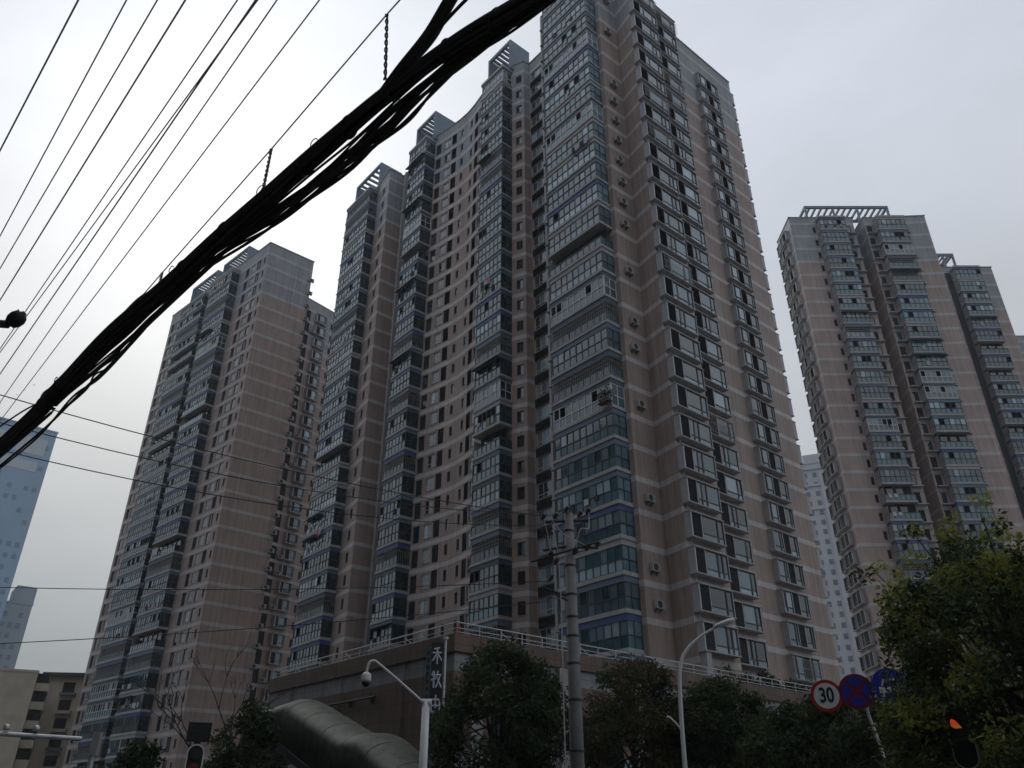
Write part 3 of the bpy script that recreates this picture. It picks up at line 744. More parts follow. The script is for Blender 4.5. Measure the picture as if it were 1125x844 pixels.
for z in zs:
    if z < 4 or z > 92: continue
    T.put(pick_balcony('lb', rg, .1, .1), -17.7, -1.6, z + .3); T.put(pick_balcony('la', rg, .1, .1), -30.1, -1.0, z + .3)
    for k, (x, y) in enumerate(((-9.75, 17.6),)): T.put(rg.choice(BYL), x, y, z + .55, pi / 2 + .085)
    T.put(AC[0], 1.04, 8.4, z + .4, pi / 2 - .12)
    if rg.random() < .3: T.put(AC[0], -9.7, 16.7, z + .5, pi / 2)
zt = [z for z in zs if z <= 92][-1] + .3 + 2.9
q = MB(); q.box(-17.8, -9.6, -1.7, 0, zt, zt + .45, CREAM); q.build('balcony_roof', T.root)
q = MB(); q.box(-30.2, -20.8, -1.1, 0, zt, zt + .45, CREAM); q.build('balcony_roof', T.root)
pergola(T, -30.5, -20.5, .4, 4.6, ROOF - .85, 100.6, 9); pergola(T, -18.2, -9.0, .4, 4.6, ROOF - .85, 100.6, 9)
q = MB()
for a, b in zip(fp, fp[1:] + fp[:1]):
    A, B = Vector((*a, 0)), Vector((*b, 0)); d = (B - A); L_ = d.length; d.normalize()
    t_ = MB(); t_.box(-.1, L_ + .1, -.1, .25, ROOF, ROOF + .15, CREAM); q.add(t_, Matrix.Translation(A) @ Matrix.Rotation(atan2(d.y, d.x), 4, 'Z'))
q.build('roof_coping', T.root)
T.finish()

# ------------------------------------------------------------------ right tower (three stepped wings)
T = Tower('apartment_tower', 'brown and grey apartment tower at right with roof frame and teal balconies behind tree', 'building', (51.3, 115.2, 0), 0)
ROOF = 100.4; W_ = WALLR
zs = [14.85 + 2.9 * i for i in range(-5, 29)]
m = MB(); rg = random.Random(9)
BYR = [make_bay(3.0, .6, 2.1, (((.5, 'W'), (.5, 'L'))), 41, False, True), make_bay(3.0, .6, 2.1, (((.4, 'L'), (.6, 'W'))), 42, False, True)]
BYN = make_bay(1.5, .45, 2.1, ((1.0, 'W'),), 43, False, True)
seg((0, 7.2), (0, 0), z0=0)
windows((0, 0), (4.9, 0), [(4.0, .55, .75, 2.1, WSM)], 0)
seg((4.9, 0), (9.6, 0), z0=0)
windows((9.6, 0), (11.7, 0), [(.4, 1.0, .45, 2.45, BALD)], 0)
seg((11.7, 0), (11.7, 4.6), z0=0); seg((11.7, 4.6), (13.7, 4.6), z0=0); seg((13.7, 4.6), (13.7, 0), z0=0)
windows((13.7, 0), (15.3, 0), [(.3, 1.0, .45, 2.45, BALD)], 0)
seg((15.3, 0), (24.9, -.6), z0=0); seg((24.9, -.6), (24.9, 15), z0=0)
seg((24.9, 15), (35.2, 15), z0=0); seg((35.2, 15), (45.4, 15), z0=0); seg((45.4, 15), (45.4, 41), z0=0); seg((45.4, 41), (70, 41), z0=0)
for a_, b_ in (((70, 41), (70, 52)), ((70, 52), (45, 52)), ((45, 52), (34, 24)), ((34, 24), (22, 24)), ((22, 24), (22, 7.2)), ((22, 7.2), (0, 7.2))): seg(a_, b_)
fp = [(0, 7.2), (0, 0), (4.9, 0), (9.6, 0), (11.7, 0), (11.7, 4.6), (13.7, 4.6), (13.7, 0), (15.3, 0), (24.9, -.6), (24.9, 15), (45.4, 15), (45.4, 41), (70, 41), (70, 52), (45, 52), (34, 24), (22, 24), (22, 7.2)]
cap(m, fp, ROOF - .8, CONC)
m.build('wall', T.root)
LG1 = MB(); LG1.box(0, 1.95, -.74, 0, 0, .14, CREAM); LG1 = Proto('ledge', LG1); LG2 = MB(); LG2.box(0, 1.4, -.74, 0, 0, .14, CREAM); LG2 = Proto('ledge', LG2)
balcony_set('rc', 4.7, 1.5); balcony_set('rd', 5.1, 1.5); balcony_set('re', 5.1, 1.5)
q = MB()
for z in zs:
    if z > 97.5: continue
    T.put(pick_balcony('rc', rg, .06, .04), 4.85, -1.5, z + .25); T.put(pick_balcony('rd', rg, .1, .04), 15.3, -1.6, z + .25); T.put(pick_balcony('re', rg, .06, .04), 36.8, 13.4, z + .25)
    T.put(LG1, 9.65, -.01, z + .28); T.put(LG2, 13.8, -.01, z + .28)
    if rg.random() < .7: T.put(AC[0], 20.6, -.3, z + .5)
    T.put(rg.choice(BYR), 0, 4.6, z + .5, -pi / 2); T.put(BYN, 0, 7.0, z + .5, -pi / 2)
for k, (x, y) in enumerate(((35.6, 14.98),)):
    q = MB(); q.box(x, x + 1.1, y - .06, y - .0, 4, ROOF - 1.5, LOUV); q.build('recess_shade_panel', T.root)  # flat dark panel painted in for a shaded recess
zt = [z for z in zs if z <= 97.5][-1] + .25 + 2.9
for x0, x1, y0, y1 in ((4.7, 9.7, -1.6, -.01), (15.2, 20.5, -1.7, -.33), (36.7, 42, 13.3, 14.99)): q = MB(); q.box(x0, x1, y0, y1, zt, zt + .4, CREAM); q.build('balcony_roof', T.root)
pergola(T, 4.6, 20.6, 2.6, 6.9, ROOF - .85, 105.6, 13, False); pergola(T, 33.4, 39.6, 16.4, 20.4, ROOF - .85, 105.0, 6, False)
q = MB()
for a, b in zip(fp, fp[1:] + fp[:1]):
    A, B = Vector((*a, 0)), Vector((*b, 0)); d = (B - A); L_ = d.length; d.normalize()
    t_ = MB(); t_.box(-.1, L_ + .1, -.1, .25, ROOF, ROOF + .15, CREAM); q.add(t_, Matrix.Translation(A) @ Matrix.Rotation(atan2(d.y, d.x), 4, 'Z'))
q.build('roof_coping', T.root)
q = MB(); q.box(8.6, 14.2, 4.7, 6.4, ROOF - .8, 103.0, PERG); q.build('lift_house', T.root)
T.finish()

# ------------------------------------------------------------------ far buildings
def far_tower(name, label, x0, y0, ang, W, D, H, wm, win, cols, fl, z0, ww, wh, skip=0, extra=None):
    t = thing(name, label, 'building', (x0, y0, 0), R(ang))
    b = MB(); b.box(-W, 0, 0, D, 0, H, wm); b.box(-W - .2, .2, -.2, D + .2, H, H + .6, wm); b.build('wall', t)
    rg = random.Random(len(label)); pr = Proto('window', MB()); pr.mb.box(0, ww, -.08, .05, 0, wh, win)
    lst = []
    nf = int((H - z0) / fl)
    for face in (0, 1):
        for u in cols[face]:
            for k in range(nf):
                if rg.random() < skip: continue
                M = Matrix.Translation((-W + u, 0, z0 + k * fl)) if face == 0 else Matrix.Translation((0, u, z0 + k * fl)) @ Matrix.Rotation(pi / 2, 4, 'Z')
                lst.append(M)
    lst.sort(key=lambda M: -M.translation.z)
    for M in lst[:100]: pr.link(t, M)
    if len(lst) > 100:
        q = MB()
        for M in lst[100:]: q.add(pr.mb, M)
        o = q.build('window', t); o['kind'] = 'stuff'
    if extra: extra(t)
    return t
def ex1(t):
    q = MB()
    for x0, x1, z0, z1 in ((-36, -20, 112.5, 118.5), (-17.5, -2.2, 112.5, 118.5), (-17.5, -3.2, 106.5, 110)): q = MB(); q.box(x0, x1, -.12, .02, z0, z1, FARP); q.build('top_glazing', t)
far_tower('office_tower', 'hazy blue office tower with pale glazed top at left edge', -159.3, 254.2, 42, 60, 30, 122.0, FARW, FARD, ([27, 29.5, 34, 36.5, 41, 43.5, 46, 50, 52.5, 55, 57.5], []), 3.8, 20, 1.3, 1.5, .5, ex1)
def ex2(t):
    q = MB(); q.box(-6, .1, 0, 12, 67.5, 73.5, FARG); q.build('roof_block', t)
far_tower('office_block', 'grey hazy block with stepped roof beside the blue tower', -163.5, 275.6, 38, 14, 16, 67.4, FARG, FARD, ([1.5, 3.8, 6.1, 8.4, 10.7], []), 3.4, 12, 1.3, 1.6, .2, ex2)
def ex3(t):
    q = MB()
    for z in (86, 93.5, 99): q = MB(); q.box(-13.4, .4, -.4, 14.4, z, z + .7, WHTW); q.build('cornice', t)
    q = MB(); q.box(-11, -2, 1, 8, 101.61, 104.5, WHTW); q.build('roof_block', t)
    q = MB(); q.box(-7.1, -5.8, -.7, -.01, 2, 98, WHTW); q.build('bay_shaft', t)
far_tower('residential_tower', 'pale grey tower in the gap between the central and right towers', 101.8, 228.5, -22, 13, 14, 101, WHTW, WHTB, ([1.2, 4.0, 7.6, 10.4], []), 3.05, 8, 1.2, 1.5, 0, ex3)

# low-rise blocks at the lower left
t = thing('low_rise_block', 'cream low-rise end wall with dark stacked balconies at lower left', 'building', (-80.2, 142.3, 0), R(26))
b = MB(); b.box(-34, 0, 0, 14, 0, 24.3, CREAMW); b.box(-34.1, .1, -.1, 14.1, 24.3, 24.7, CREAMW); b.build('wall', t)
for k in range(8):
    z = 1.2 + 2.95 * k
    b = MB(); b.box(.02, 2.0, 1.2, 7, z - .2, z, CREAMW); b.box(1.86, 2.0, 1.2, 7, z, z + 1.05, CREAMW); b.box(.02, 1.86, 1.2, 1.34, z, z + 1.05, CREAMW); o = b.build('balcony', t)
    q = MB(); q.box(.021, 1.8, 1.5, 6.9, z + 1.06, z + 2.6, ROOM); q.build('balcony_shade_fill', o)  # solid near-black block stands in for shade inside the balcony
b = MB(); b.box(-22, -12, 4, 9, 24.7, 27.2, ROOFD); b.build('roof_shed', t)
t = thing('low_rise_block', 'second low-rise block with dark flat roof between cream end wall and left tower', 'building', (-82.6, 152, 0), R(8))
b = MB(); b.box(-.6, 22, 0, 12, 0, 25.2, CREAMW); b.build('wall', t)
b = MB(); b.box(-1.6, 22.4, -1.2, 12.4, 25.21, 25.8, ROOFD); b.build('roof', t)
for k in range(8):
    z = 1.6 + 3 * k
    for x in (2.0, 5.6, 9.2, 12.8):
        w = MB(); w.box(x, x + 2.0, -.08, .03, z, z + 1.7, ROOM); o = w.build('window', t)
        q = MB(); q.box(x - .1, x + 2.5, -.9, -.1, z - .6, z - .1, CREAMW if (k + int(x)) % 3 else GREYS); q.build('balcony_ledge', o)

# ------------------------------------------------------------------ escalator tube
t = thing('escalator_tunnel', 'curved metal covered escalator sloping down from the podium', 'tunnel', (-6.6, 36.6, 0))
path = [Vector(p) for p in ((-12.0, 42.35, 5.55), (-9.5, 40.2, 5.9), (-6.1, 36.1, 4.05), (-5.1, 35.0, 3.95), (-1.3, 30.3, 1.15))]
prof = [(-1.35, -1.0), (-1.35, .27)] + [(-1.35 * cos(a), .27 + .66 * sin(a)) for a in [pi * k / 24 for k in range(1, 24)]] + [(1.35, .27), (1.35, -1.0)]
def resample(path, step):
    o = [path[0]]
    for a, b in zip(path[:-1], path[1:]):
        k = max(1, int((b - a).length / step))
        o += [a + (b - a) * (i / k) for i in range(1, k + 1)]
    return o
def sweep(path, prof, m, closed=True):
    q = MB(); n = len(prof); i = q.mi(m)
    for j, p in enumerate(path):
        d = path[min(j + 1, len(path) - 1)] - path[max(j - 1, 0)]; a = Vector((d.y, -d.x, 0)).normalized()
        for x, z in prof: q.v.append(tuple(p + a * x + Vector((0, 0, z)) - Vector((-6.6, 36.6, 0))))
    for j in range(len(path) - 1):
        for k in range(n - (0 if closed else 1)):
            q.f.append((j * n + k, j * n + (k + 1) % n, (j + 1) * n + (k + 1) % n, (j + 1) * n + k)); q.m.append(i)
    if closed:
        q.f.append(tuple(reversed(range(n)))); q.m.append(i); q.f.append(tuple((len(path) - 1) * n + k for k in range(n))); q.m.append(i)
    return q
sh = sweep(resample(path, .45), prof, TUBE).build('metal_shell', t)
for i_, p_ in enumerate(sh.data.polygons): p_.use_smooth = len(p_.vertices) == 4
q = MB()
rp = resample(path, .45)[::4]
for j in range(1, len(rp) - 1):
    d = rp[j + 1] - rp[j - 1]; a = Vector((d.y, -d.x, 0)).normalized()
    q.tube([rp[j] + a * (x * 1.002) + Vector((0, 0, z * 1.004)) - Vector((-6.6, 36.6, 0)) for x, z in prof[1:-1]], .008, TUBED, 5)
q.build('seam_ribs', t)
sweep(path, [(-1.42, -1.35), (-1.42, -1.01), (1.42, -1.01), (1.42, -1.35)], TUBED).build('soffit', t)
for k in (1, 2, 3):
    p = path[k] - Vector((-6.6, 36.6, 0)); q = MB(); q.tube([(p.x, p.y, 0), (p.x, p.y, p.z - 1.36)], .18, CONC, 10); q.build('support_column', t)

# ------------------------------------------------------------------ vertical shop sign on the podium
t = thing('vertical_sign', 'black vertical sign with white Chinese characters on podium corner', 'sign', (-3.66, 40.25, 0), R(5))
b = MB(); b.box(-.23, .32, -.04, .08, 5.9, 9.42, BOARD); b.build('board', t)
b = MB(); b.box(-.48, -.26, -.025, .08, 6.0, 9.27, BTEAL); b.build('side_strip', t)
b = MB(); b.tube([(.43, 0, 4.5), (.43, 0, 9.6)], .058, WHITEP, 8); b.tube([(.43, 0, 9.6), (.43, 0, 9.7)], .13, WHITEP, 8)
for z in (6.2, 7.6, 9.1): b.box(.32, .42, -.025, .025, z, z + .06, IRON); b.box(-.15, -.09, .08, 1.1, z, z + .06, IRON)
b.build('post', t)
GL = {'he': [((.2, .9), (.75, .98)), ((.05, .68), (.95, .68)), ((.5, .95), (.5, 0)), ((.48, .66), (.08, .2)), ((.52, .66), (.95, .2))],
      'mu': [((.17, .95), (.06, .72)), ((.06, .74), (.44, .74)), ((.02, .45), (.46, .55)), ((.25, 1), (.25, 0)), ((.64, 1), (.48, .62)), ((.56, .76), (.98, .76)), ((.88, .76), (.48, .02)), ((.55, .6), (1, .02))],
      'you': [((.1, .72), (.1, 0)), ((.9, .72), (.9, 0)), ((.1, .72), (.9, .72)), ((.1, .38), (.9, .38)), ((.1, .02), (.9, .02)), ((.5, 1), (.5, .02))]}
for i, k in enumerate(('he', 'mu', 'you')):
    b = MB()
    for (x0, y0), (x1, y1) in GL[k]:
        p = Vector((-.20 + x0 * .49, -.05, 8.42 - i * 1.08 + y0 * .77)); q_ = Vector((-.20 + x1 * .49, -.05, 8.42 - i * 1.08 + y1 * .77))
        b.tube([p, q_], .042, LETTER, 4)
    b.build('character', t)
# small dark lettering squares of the teal strip
b = MB()
for i in range(9): b.box(-.44, -.31, -.036, -.026, 6.2 + i * .33, 6.2 + i * .33 + .2, BOARD)
b.build('strip_characters', t)

# ------------------------------------------------------------------ utility pole with crossarms
t = thing('utility_pole', 'round concrete utility pole with two crossarms and insulators in front of tower', 'pole', (1.62, 21.94, 0))
b = MB(); b.tube([(0, 0, 0), (0, 0, 4), (0, 0, 9.45)], [.20, .172, .135], POLEC, 20); b.build('shaft', t, smooth=True)
for z in (3.2, 4.4, 5.3, 6.0, 6.5, 7.1, 7.9, 8.9):
    b = MB(); r_ = .197 - z * .0066; b.lathe([(r_ - .012, z), (r_ + .012, z + .005), (r_ + .012, z + .06), (r_ - .012, z + .065)], IRON, 16); b.build('clamp_band', t)
A1 = (-1.35, -1.1, 8.75), (.75, .55, 9.42)
for pp, rr in (([(-.72, -.25, 9.12), (.62, .25, 9.36)], .05), ([(-.75, -.25, 8.30), (-.2, -.1, 8.45), (.82, .2, 8.52)], .045), ([(-1.1, -.25, 7.98), (.8, -.25, 8.55)], .035), ([(-.75, 0, 7.32), (-.1, 0, 7.1)], .035), ([(-.45, -.02, 7.15), (.0, -.1, 6.9)], .03)):
    b = MB(); b.tube(pp, rr, IRON, 6); b.build('crossarm', t)
ins = [(-.72, -.3, 9.28), (-.38, -.2, 9.34), (-.05, -.15, 9.55), (.35, .15, 9.52), (.60, .2, 9.62), (-.55, -.3, 8.2), (.15, -.2, 8.3), (.5, -.2, 8.42), (.78, -.2, 8.5), (-.55, -.2, 7.55), (-.4, -.28, 8.0)]
for x, y, z in ins:
    b = MB(); b.lathe([(.02, -.14), (.03, -.1), (.075, -.08), (.05, -.05), (.075, -.02), (.05, .01), (.075, .04), (.045, .07), (.03, .11)], INSUL, 10, Matrix.Translation((x, y, z)) @ Matrix.Rotation(.6, 4, 'Y')); b.build('insulator', t)
b = MB(); b.tube(smooth_path([(-.3, -.26, 0.5), (-.31, -.28, 4), (-.3, -.25, 6.7), (-.35, -.22, 8.2), (-.5, -.25, 9.1)]), .016, WIREM, 5)
b.tube(smooth_path([(-.5, -.26, 9.2), (-.2, -.35, 8.75), (.1, -.3, 8.6), (.5, -.25, 8.4)]), .012, WIREM, 5); b.tube(smooth_path([(.6, .2, 9.6), (.55, -.1, 9.0), (.3, -.25, 8.9), (.15, -.2, 8.35)]), .012, WIREM, 5)
b.tube(smooth_path([(-.72, -.3, 9.2), (-.62, -.3, 8.7), (-.55, -.3, 8.25)]), .012, WIREM, 5)
b.build('jumper_wires', t)

# thin service wires crossing the street from the pole
def sag(p, q, s, n=24):
    p, q = Vector(p), Vector(q)
    return [p.lerp(q, k / n) - Vector((0, 0, 4 * s * (k / n) * (1 - k / n))) for k in range(n + 1)]
svc = [((.90, 21.64, 9.28), (-13.9, 9.1, 8.85), .55, 'uppermost thin service wire from utility pole crossing left tower'),
       ((1.24, 21.74, 9.34), (-14.6, 9.6, 8.75), .85, 'middle thin service wire from utility pole crossing left tower'),
       ((1.07, 21.64, 9.0), (-15.3, 9.9, 8.55), .95, 'third thin service wire from utility pole, below the middle one'),
       ((1.0, 21.9, 7.5), (-21.5, 19.0, 7.0), .35, 'fourth thin service wire, lower, crossing left tower near mid height'),
       ((1.0, 21.7, 6.9), (-21.5, 19.6, 5.15), .3, 'lowest thin service wire near the low-rise roofs')]
for p, q_, s, lab in svc:
    b = MB(); b.tube(sag(p, q_, s), .011, IRON, 5); tag(b.build('service_wire'), lab, 'wire', 'thin service wires')

# ------------------------------------------------------------------ overhead power lines, upper left
pl = [((-6.51, 7.48), (-4.5, 5.35)), ((-7.44, 9.15), (-4.0, 5.35)), ((-7.86, 9.91), (-3.68, 5.35)), ((-7.67, 10.03), (-3.39, 5.35)), ((-7.13, 10.03), (-2.85, 5.35)), ((-7.03, 10.03), (-2.64, 5.35)), ((-6.86, 10.03), (-2.66, 5.35)), ((-6.55, 10.03), (-2.44, 5.35)), ((-6.19, 10.03), (-2.0, 5.35))]
ordn = ['leftmost', 'second from left', 'third from left', 'fourth from left', 'fifth from left', 'sixth from left', 'seventh from left', 'eighth from left', 'ninth from left, last']
for i, ((ax, ay), (bx, by)) in enumerate(pl):
    a = Vector((ax, ay, 9.1)); c = Vector((bx, by, 9.1)); d = (a - c).normalized()
    b = MB(); p0 = c - d * 14; p1 = a + d * 45
    b.tube([p0.lerp(p1, k / 30) for k in range(31)], .0078 + .0018 * (i % 3 == 0), WIREM, 6)
    tag(b.build('power_line'), f'{ordn[i]} of the parallel power lines crossing the upper left sky', 'wire', 'parallel overhead power lines')

# ------------------------------------------------------------------ heavy cable bundle
def lp(u, v, z):   # point at height z (above the lens) on the sight line through photo pixel u, v (used once to lay out the bundle's run)
    dx, dy = u - 562.5, 422 - v; cp, sp_ = cos(R(28.9)), sin(R(28.9))
    r = Vector((dx, 880 * cp - dy * sp_, 880 * sp_ + dy * cp)); return r * (z / r.z) + CAM
run = [lp(-220, 690, 3.0), lp(0, 490, 3.35), lp(60, 432, 3.5), lp(120, 370, 3.65), lp(180, 318, 3.8), lp(240, 262, 3.95), lp(300, 212, 4.05), lp(360, 160, 4.2), lp(425, 105, 4.3), lp(500, 50, 4.45), lp(575, 5, 4.55), lp(680, -60, 4.7), lp(860, -160, 4.9)]
base = smooth_path(run, 8)
t = thing('cable_bundle', 'thick black bundle of tangled cables crossing the upper left diagonally', 'cables', base[0])
off = Vector(base[0]); rg = random.Random(3)
NB = len(base)
def frame_at(j):
    d = (base[min(j + 1, NB - 1)] - base[max(j - 1, 0)]).normalized(); a = d.cross(Vector((0, 0, 1))).normalized(); return d, a, a.cross(d)
def strand(R0, ph, fr, r0, gap, ph2, name='cable'):
    pts = []
    for j in range(NB):
        d, a, u = frame_at(j); tw = ph + fr * j; rr = R0 * (1 + .12 * sin(j * .23 + ph2))
        k = base[j] + a * (rr * cos(tw) * .9) + u * (rr * sin(tw))
        if gap: g_ = gap * (.30 + .70 * math.exp(-((j - 55) / 15) ** 2) + .35 * math.exp(-((j - 24) / 5) ** 2) + .07 * sin(j * .41 + ph2)); k = k + (-u * .55 - a * .65) * g_
        pts.append(k - off)
    b = MB(); b.tube(pts, r0, BLACK, 7); b.build(name, t, smooth=True)
for c in range(20): strand(.046 * sqrt(rg.random()) + .006, rg.uniform(0, 6.28), rg.uniform(-.03, .06), rg.uniform(.010, .022), 0, rg.uniform(0, 6.28))
for c in range(8): strand(.034 * sqrt(rg.random()), rg.uniform(0, 6.28), rg.uniform(-.05, .06), rg.uniform(.008, .014), rg.uniform(.165, .235), rg.uniform(0, 6.28))
for c in range(4): strand(.015, rg.uniform(0, 6.28), rg.uniform(-.05, .06), rg.uniform(.007, .010), rg.uniform(.11, .15), rg.uniform(0, 6.28))
def laid(px, r0, name='cable', n=8):
    q = MB(); q.tube([p - off for p in smooth_path([lp(*p) for p in px], n)], r0, BLACK, 7); q.build(name, t, smooth=True)
laid([(185, 318, 3.8), (160, 326, 3.82), (140, 344, 3.78), (122, 366, 3.72), (108, 386, 3.6)], .028)
laid([(520, 62, 4.3), (470, 100, 4.15), (420, 140, 4.05), (375, 178, 3.95), (340, 208, 3.9), (300, 240, 3.8)], .010)
laid([(515, 66, 4.3), (478, 98, 4.15), (450, 132, 4.02), (415, 158, 3.95), (372, 186, 3.9), (330, 218, 3.8)], .010)
laid([(500, 78, 4.25), (470, 108, 4.1), (438, 140, 4.0), (400, 168, 3.92), (350, 204, 3.85), (315, 228, 3.8)], .010)
laid([(240, 285, 3.8), (160, 360, 3.5), (120, 402, 3.4), (92, 428, 3.35), (50, 470, 3.2), (0, 512, 3.1), (-40, 545, 3.0)], .011)
laid([(150, 372, 3.5), (110, 415, 3.38), (80, 436, 3.3), (40, 482, 3.2), (-20, 530, 3.1)], .009)
laid([(120, 405, 3.4), (104, 412, 3.4), (95, 428, 3.38), (70, 450, 3.3)], .008)
laid([(398, 130, 4.28), (418, 106, 4.36), (440, 76, 4.42), (470, 38, 4.6), (498, -8, 4.8), (560, -100, 5.2)], .036, 'branch_cable')
laid([(405, 126, 4.26), (430, 98, 4.36), (447, 74, 4.42), (476, 40, 4.6), (503, -8, 4.8), (566, -100, 5.2)], .026, 'branch_cable')
laid([(455, 64, 4.45), (480, 34, 4.6), (520, -8, 4.7), (600, -80, 5)], .012, 'branch_cable')
for j in range(5, NB - 4, 6):
    d, a, u = frame_at(j); n = 18; rr = .067
    b = MB(); b.tube([base[j] + a * (rr * .95 * cos(2 * pi * q / n)) + u * (rr * sin(2 * pi * q / n)) + d * (.05 * sin(2 * pi * q / n)) - off for q in range(n + 1)], .008, BLACK, 5); b.build('wire_tie', t)
for j in (17, 34, 47, 55, 66):
    d, a, u = frame_at(j); c = base[j] + u * .045 + a * .06; rr = rg.uniform(.025, .04)
    b = MB(); b.tube([c + d * (rr * cos(q / 3)) + u * (rr * sin(q / 3)) - off for q in range(17)], .004, BLACK, 5); b.build('loose_tie_end', t)
for j in range(8, NB - 6, 3):
    if rg.random() < .6:
        d, a, u = frame_at(j); c = base[j] + u * .045 + a * .055
        b = MB(); b.tube([c, c + a * .04 + d * rg.uniform(-.03, .03), c + a * rg.uniform(.03, .06) + d * rg.uniform(-.06, .06)], .004, BLACK, 4); b.build('loose_tie_end', t)
laid([(66, 432, 3.58), (44, 448, 3.5), (48, 432, 3.6), (68, 420, 3.62)], .009, 'loop_cable')
laid([(52, 438, 3.55), (20, 455, 3.4), (-30, 490, 3.3)], .008, 'loop_cable'); laid([(20, 472, 3.4), (0, 481, 3.35), (-40, 490, 3.3)], .007, 'loop_cable')
t2 = thing('suspension_wire', 'thin messenger wire above the cable bundle with short twisted hangers', 'wire', lp(180, 298, 4.6))
o2 = lp(180, 298, 4.6)
b = MB(); b.tube([p - o2 for p in (lp(20, 480, 4.0), lp(100, 390, 4.3), lp(178, 300, 4.6), lp(298, 164, 4.85), lp(425, 16, 5.1), lp(520, -90, 5.3))], .006, WIREM, 6); b.build('wire', t2)
for (u, v, z), (u2, v2, z2) in (((425, 16, 5.1), (423, 88, 4.45)), ((298, 164, 4.85), (289, 208, 4.2)), ((178, 300, 4.6), (173, 322, 3.95))):
    A, B = lp(u, v, z) - o2, lp(u2, v2, z2) - o2; b = MB()
    n = 26
    for s in (0, pi): b.tube([A.lerp(B, k / n) + Vector((.008 * cos(k * 1.1 + s), .008 * sin(k * 1.1 + s), 0)) for k in range(n + 1)], .007, BLACK, 5)
    b.build('hanger', t2)

# dark round lamp on its arm, left edge
t = thing('globe_lamp', 'dark round lamp on short arm at left edge under the wires', 'lamp', (-6.6, 6.6, 0))
b = MB(); b.tube([(0, 0, 0), (0, 0, 6.1)], .07, IRON, 10); b.build('pole', t)
b = MB(); b.tube([(0, 0, 5.95), (1.2, -.14, 5.87), (1.78, -.17, 5.80)], [.05, .042, .04], IRON, 8); b.build('arm', t)
b = MB(); b.lathe([(.01, -.085), (.05, -.075), (.075, -.03), (.078, .02), (.06, .065), (.03, .08), (.02, .1)], BLACK, 16, Matrix.Translation((1.84, -.17, 5.86)) @ Matrix.Rotation(.7, 4, 'Y')); b.tube([(1.84, -.17, 5.92), (1.83, -.17, 5.97)], .008, IRON, 5); b.build('lamp_head', t, smooth=True)

# ------------------------------------------------------------------ street lamps, cameras, signals
t = thing('street_lamp', 'thin white street lamp with curved arm before the right bays', 'street lamp', (5.37, 27.5, 0))
b = MB(); b.tube(smooth_path([(0, 0, 0), (-.0, 0, 3.2), (.06, 0, 5.3), (.16, -.02, 6.2), (.42, -.08, 6.72), (.95, -.2, 7.15), (1.45, -.34, 7.4)], 6), [.08 - .045 * k / 36 for k in range(37)], WHITEP, 10); b.build('pole', t, smooth=True)
b = MB(); Mh = Matrix.Translation((1.66, -.4, 7.49)) @ Matrix.Rotation(-.22, 4, 'Z') @ Matrix.Rotation(pi / 2 - .32, 4, 'Y') @ Matrix.Diagonal((.62, 1.15, 1, 1))
b.lathe([(.04, -.38), (.10, -.3), (.14, -.05), (.14, .2), (.09, .34), (.02, .38)], WHITEP, 14, Mh); b.build('lamp_head', t, smooth=True)
b = MB(); b.tube(smooth_path([(.0, 0, 4.25), (-.12, 0, 4.42), (-.32, 0, 4.62), (-.42, 0, 4.66)], 5), .03, WHITEP, 8); b.build('side_arm', t)
t = thing('surveillance_pole', 'white pole with slanting arm and dome camera in front of podium', 'camera pole', (-2.4, 23.88, 0))
b = MB(); b.tube([(0, 0, 0), (.0, 0, 4.7)], [.125, .105], WHITEP, 14); b.tube([(-.12, 0, 4.62), (.14, 0, 4.62)], .1, WHITEP, 8); b.build('pole', t, smooth=True)
b = MB(); b.tube(smooth_path([(0, 0, 4.55), (-.5, -.07, 4.96), (-1.36, -.18, 5.62), (-1.52, -.2, 5.70), (-1.63, -.21, 5.66), (-1.68, -.21, 5.52), (-1.69, -.21, 5.36)], 6), .037, WHITEP, 10); b.build('arm', t, smooth=True)
b = MB(); b.lathe([(.13, -.02), (.14, .02), (.135, .16), (.09, .22), (.05, .24)], WHITEP, 18, Matrix.Translation((-1.69, -.21, 5.16)))
o = b.build('camera_housing', t, smooth=True)
b = MB(); b.lathe([(.02, -.14), (.07, -.12), (.115, -.06), (.125, -.005)], SBLK, 18, Matrix.Translation((-1.69, -.21, 5.14))); b.build('camera_dome', o, smooth=True)
t = thing('gantry_arm', 'pale horizontal gantry arm with two small cameras at lower left', 'gantry', (-11.2, 23.5, 0))
b = MB(); b.tube([(0, 0, 0), (0, 0, 3.8)], .08, GALV, 12); b.build('pole', t)
b = MB(); b.tube([(-.3, -.18, 3.64), (-4.2, -2.1, 3.75)], .06, GALV, 10); b.build('arm', t)
b = MB(); b.box(-.05, .14, -.12, .06, 3.25, 3.82, GALV); b.build('bracket', t)
for x, y in ((-1.28, -.72), (-1.9, -1.02)):
    b = MB(); b.lathe([(.07, 0), (.085, .04), (.08, .1), (.04, .14)], GALV, 12, Matrix.Translation((x, y, 3.78))); b.build('camera', t, smooth=True)

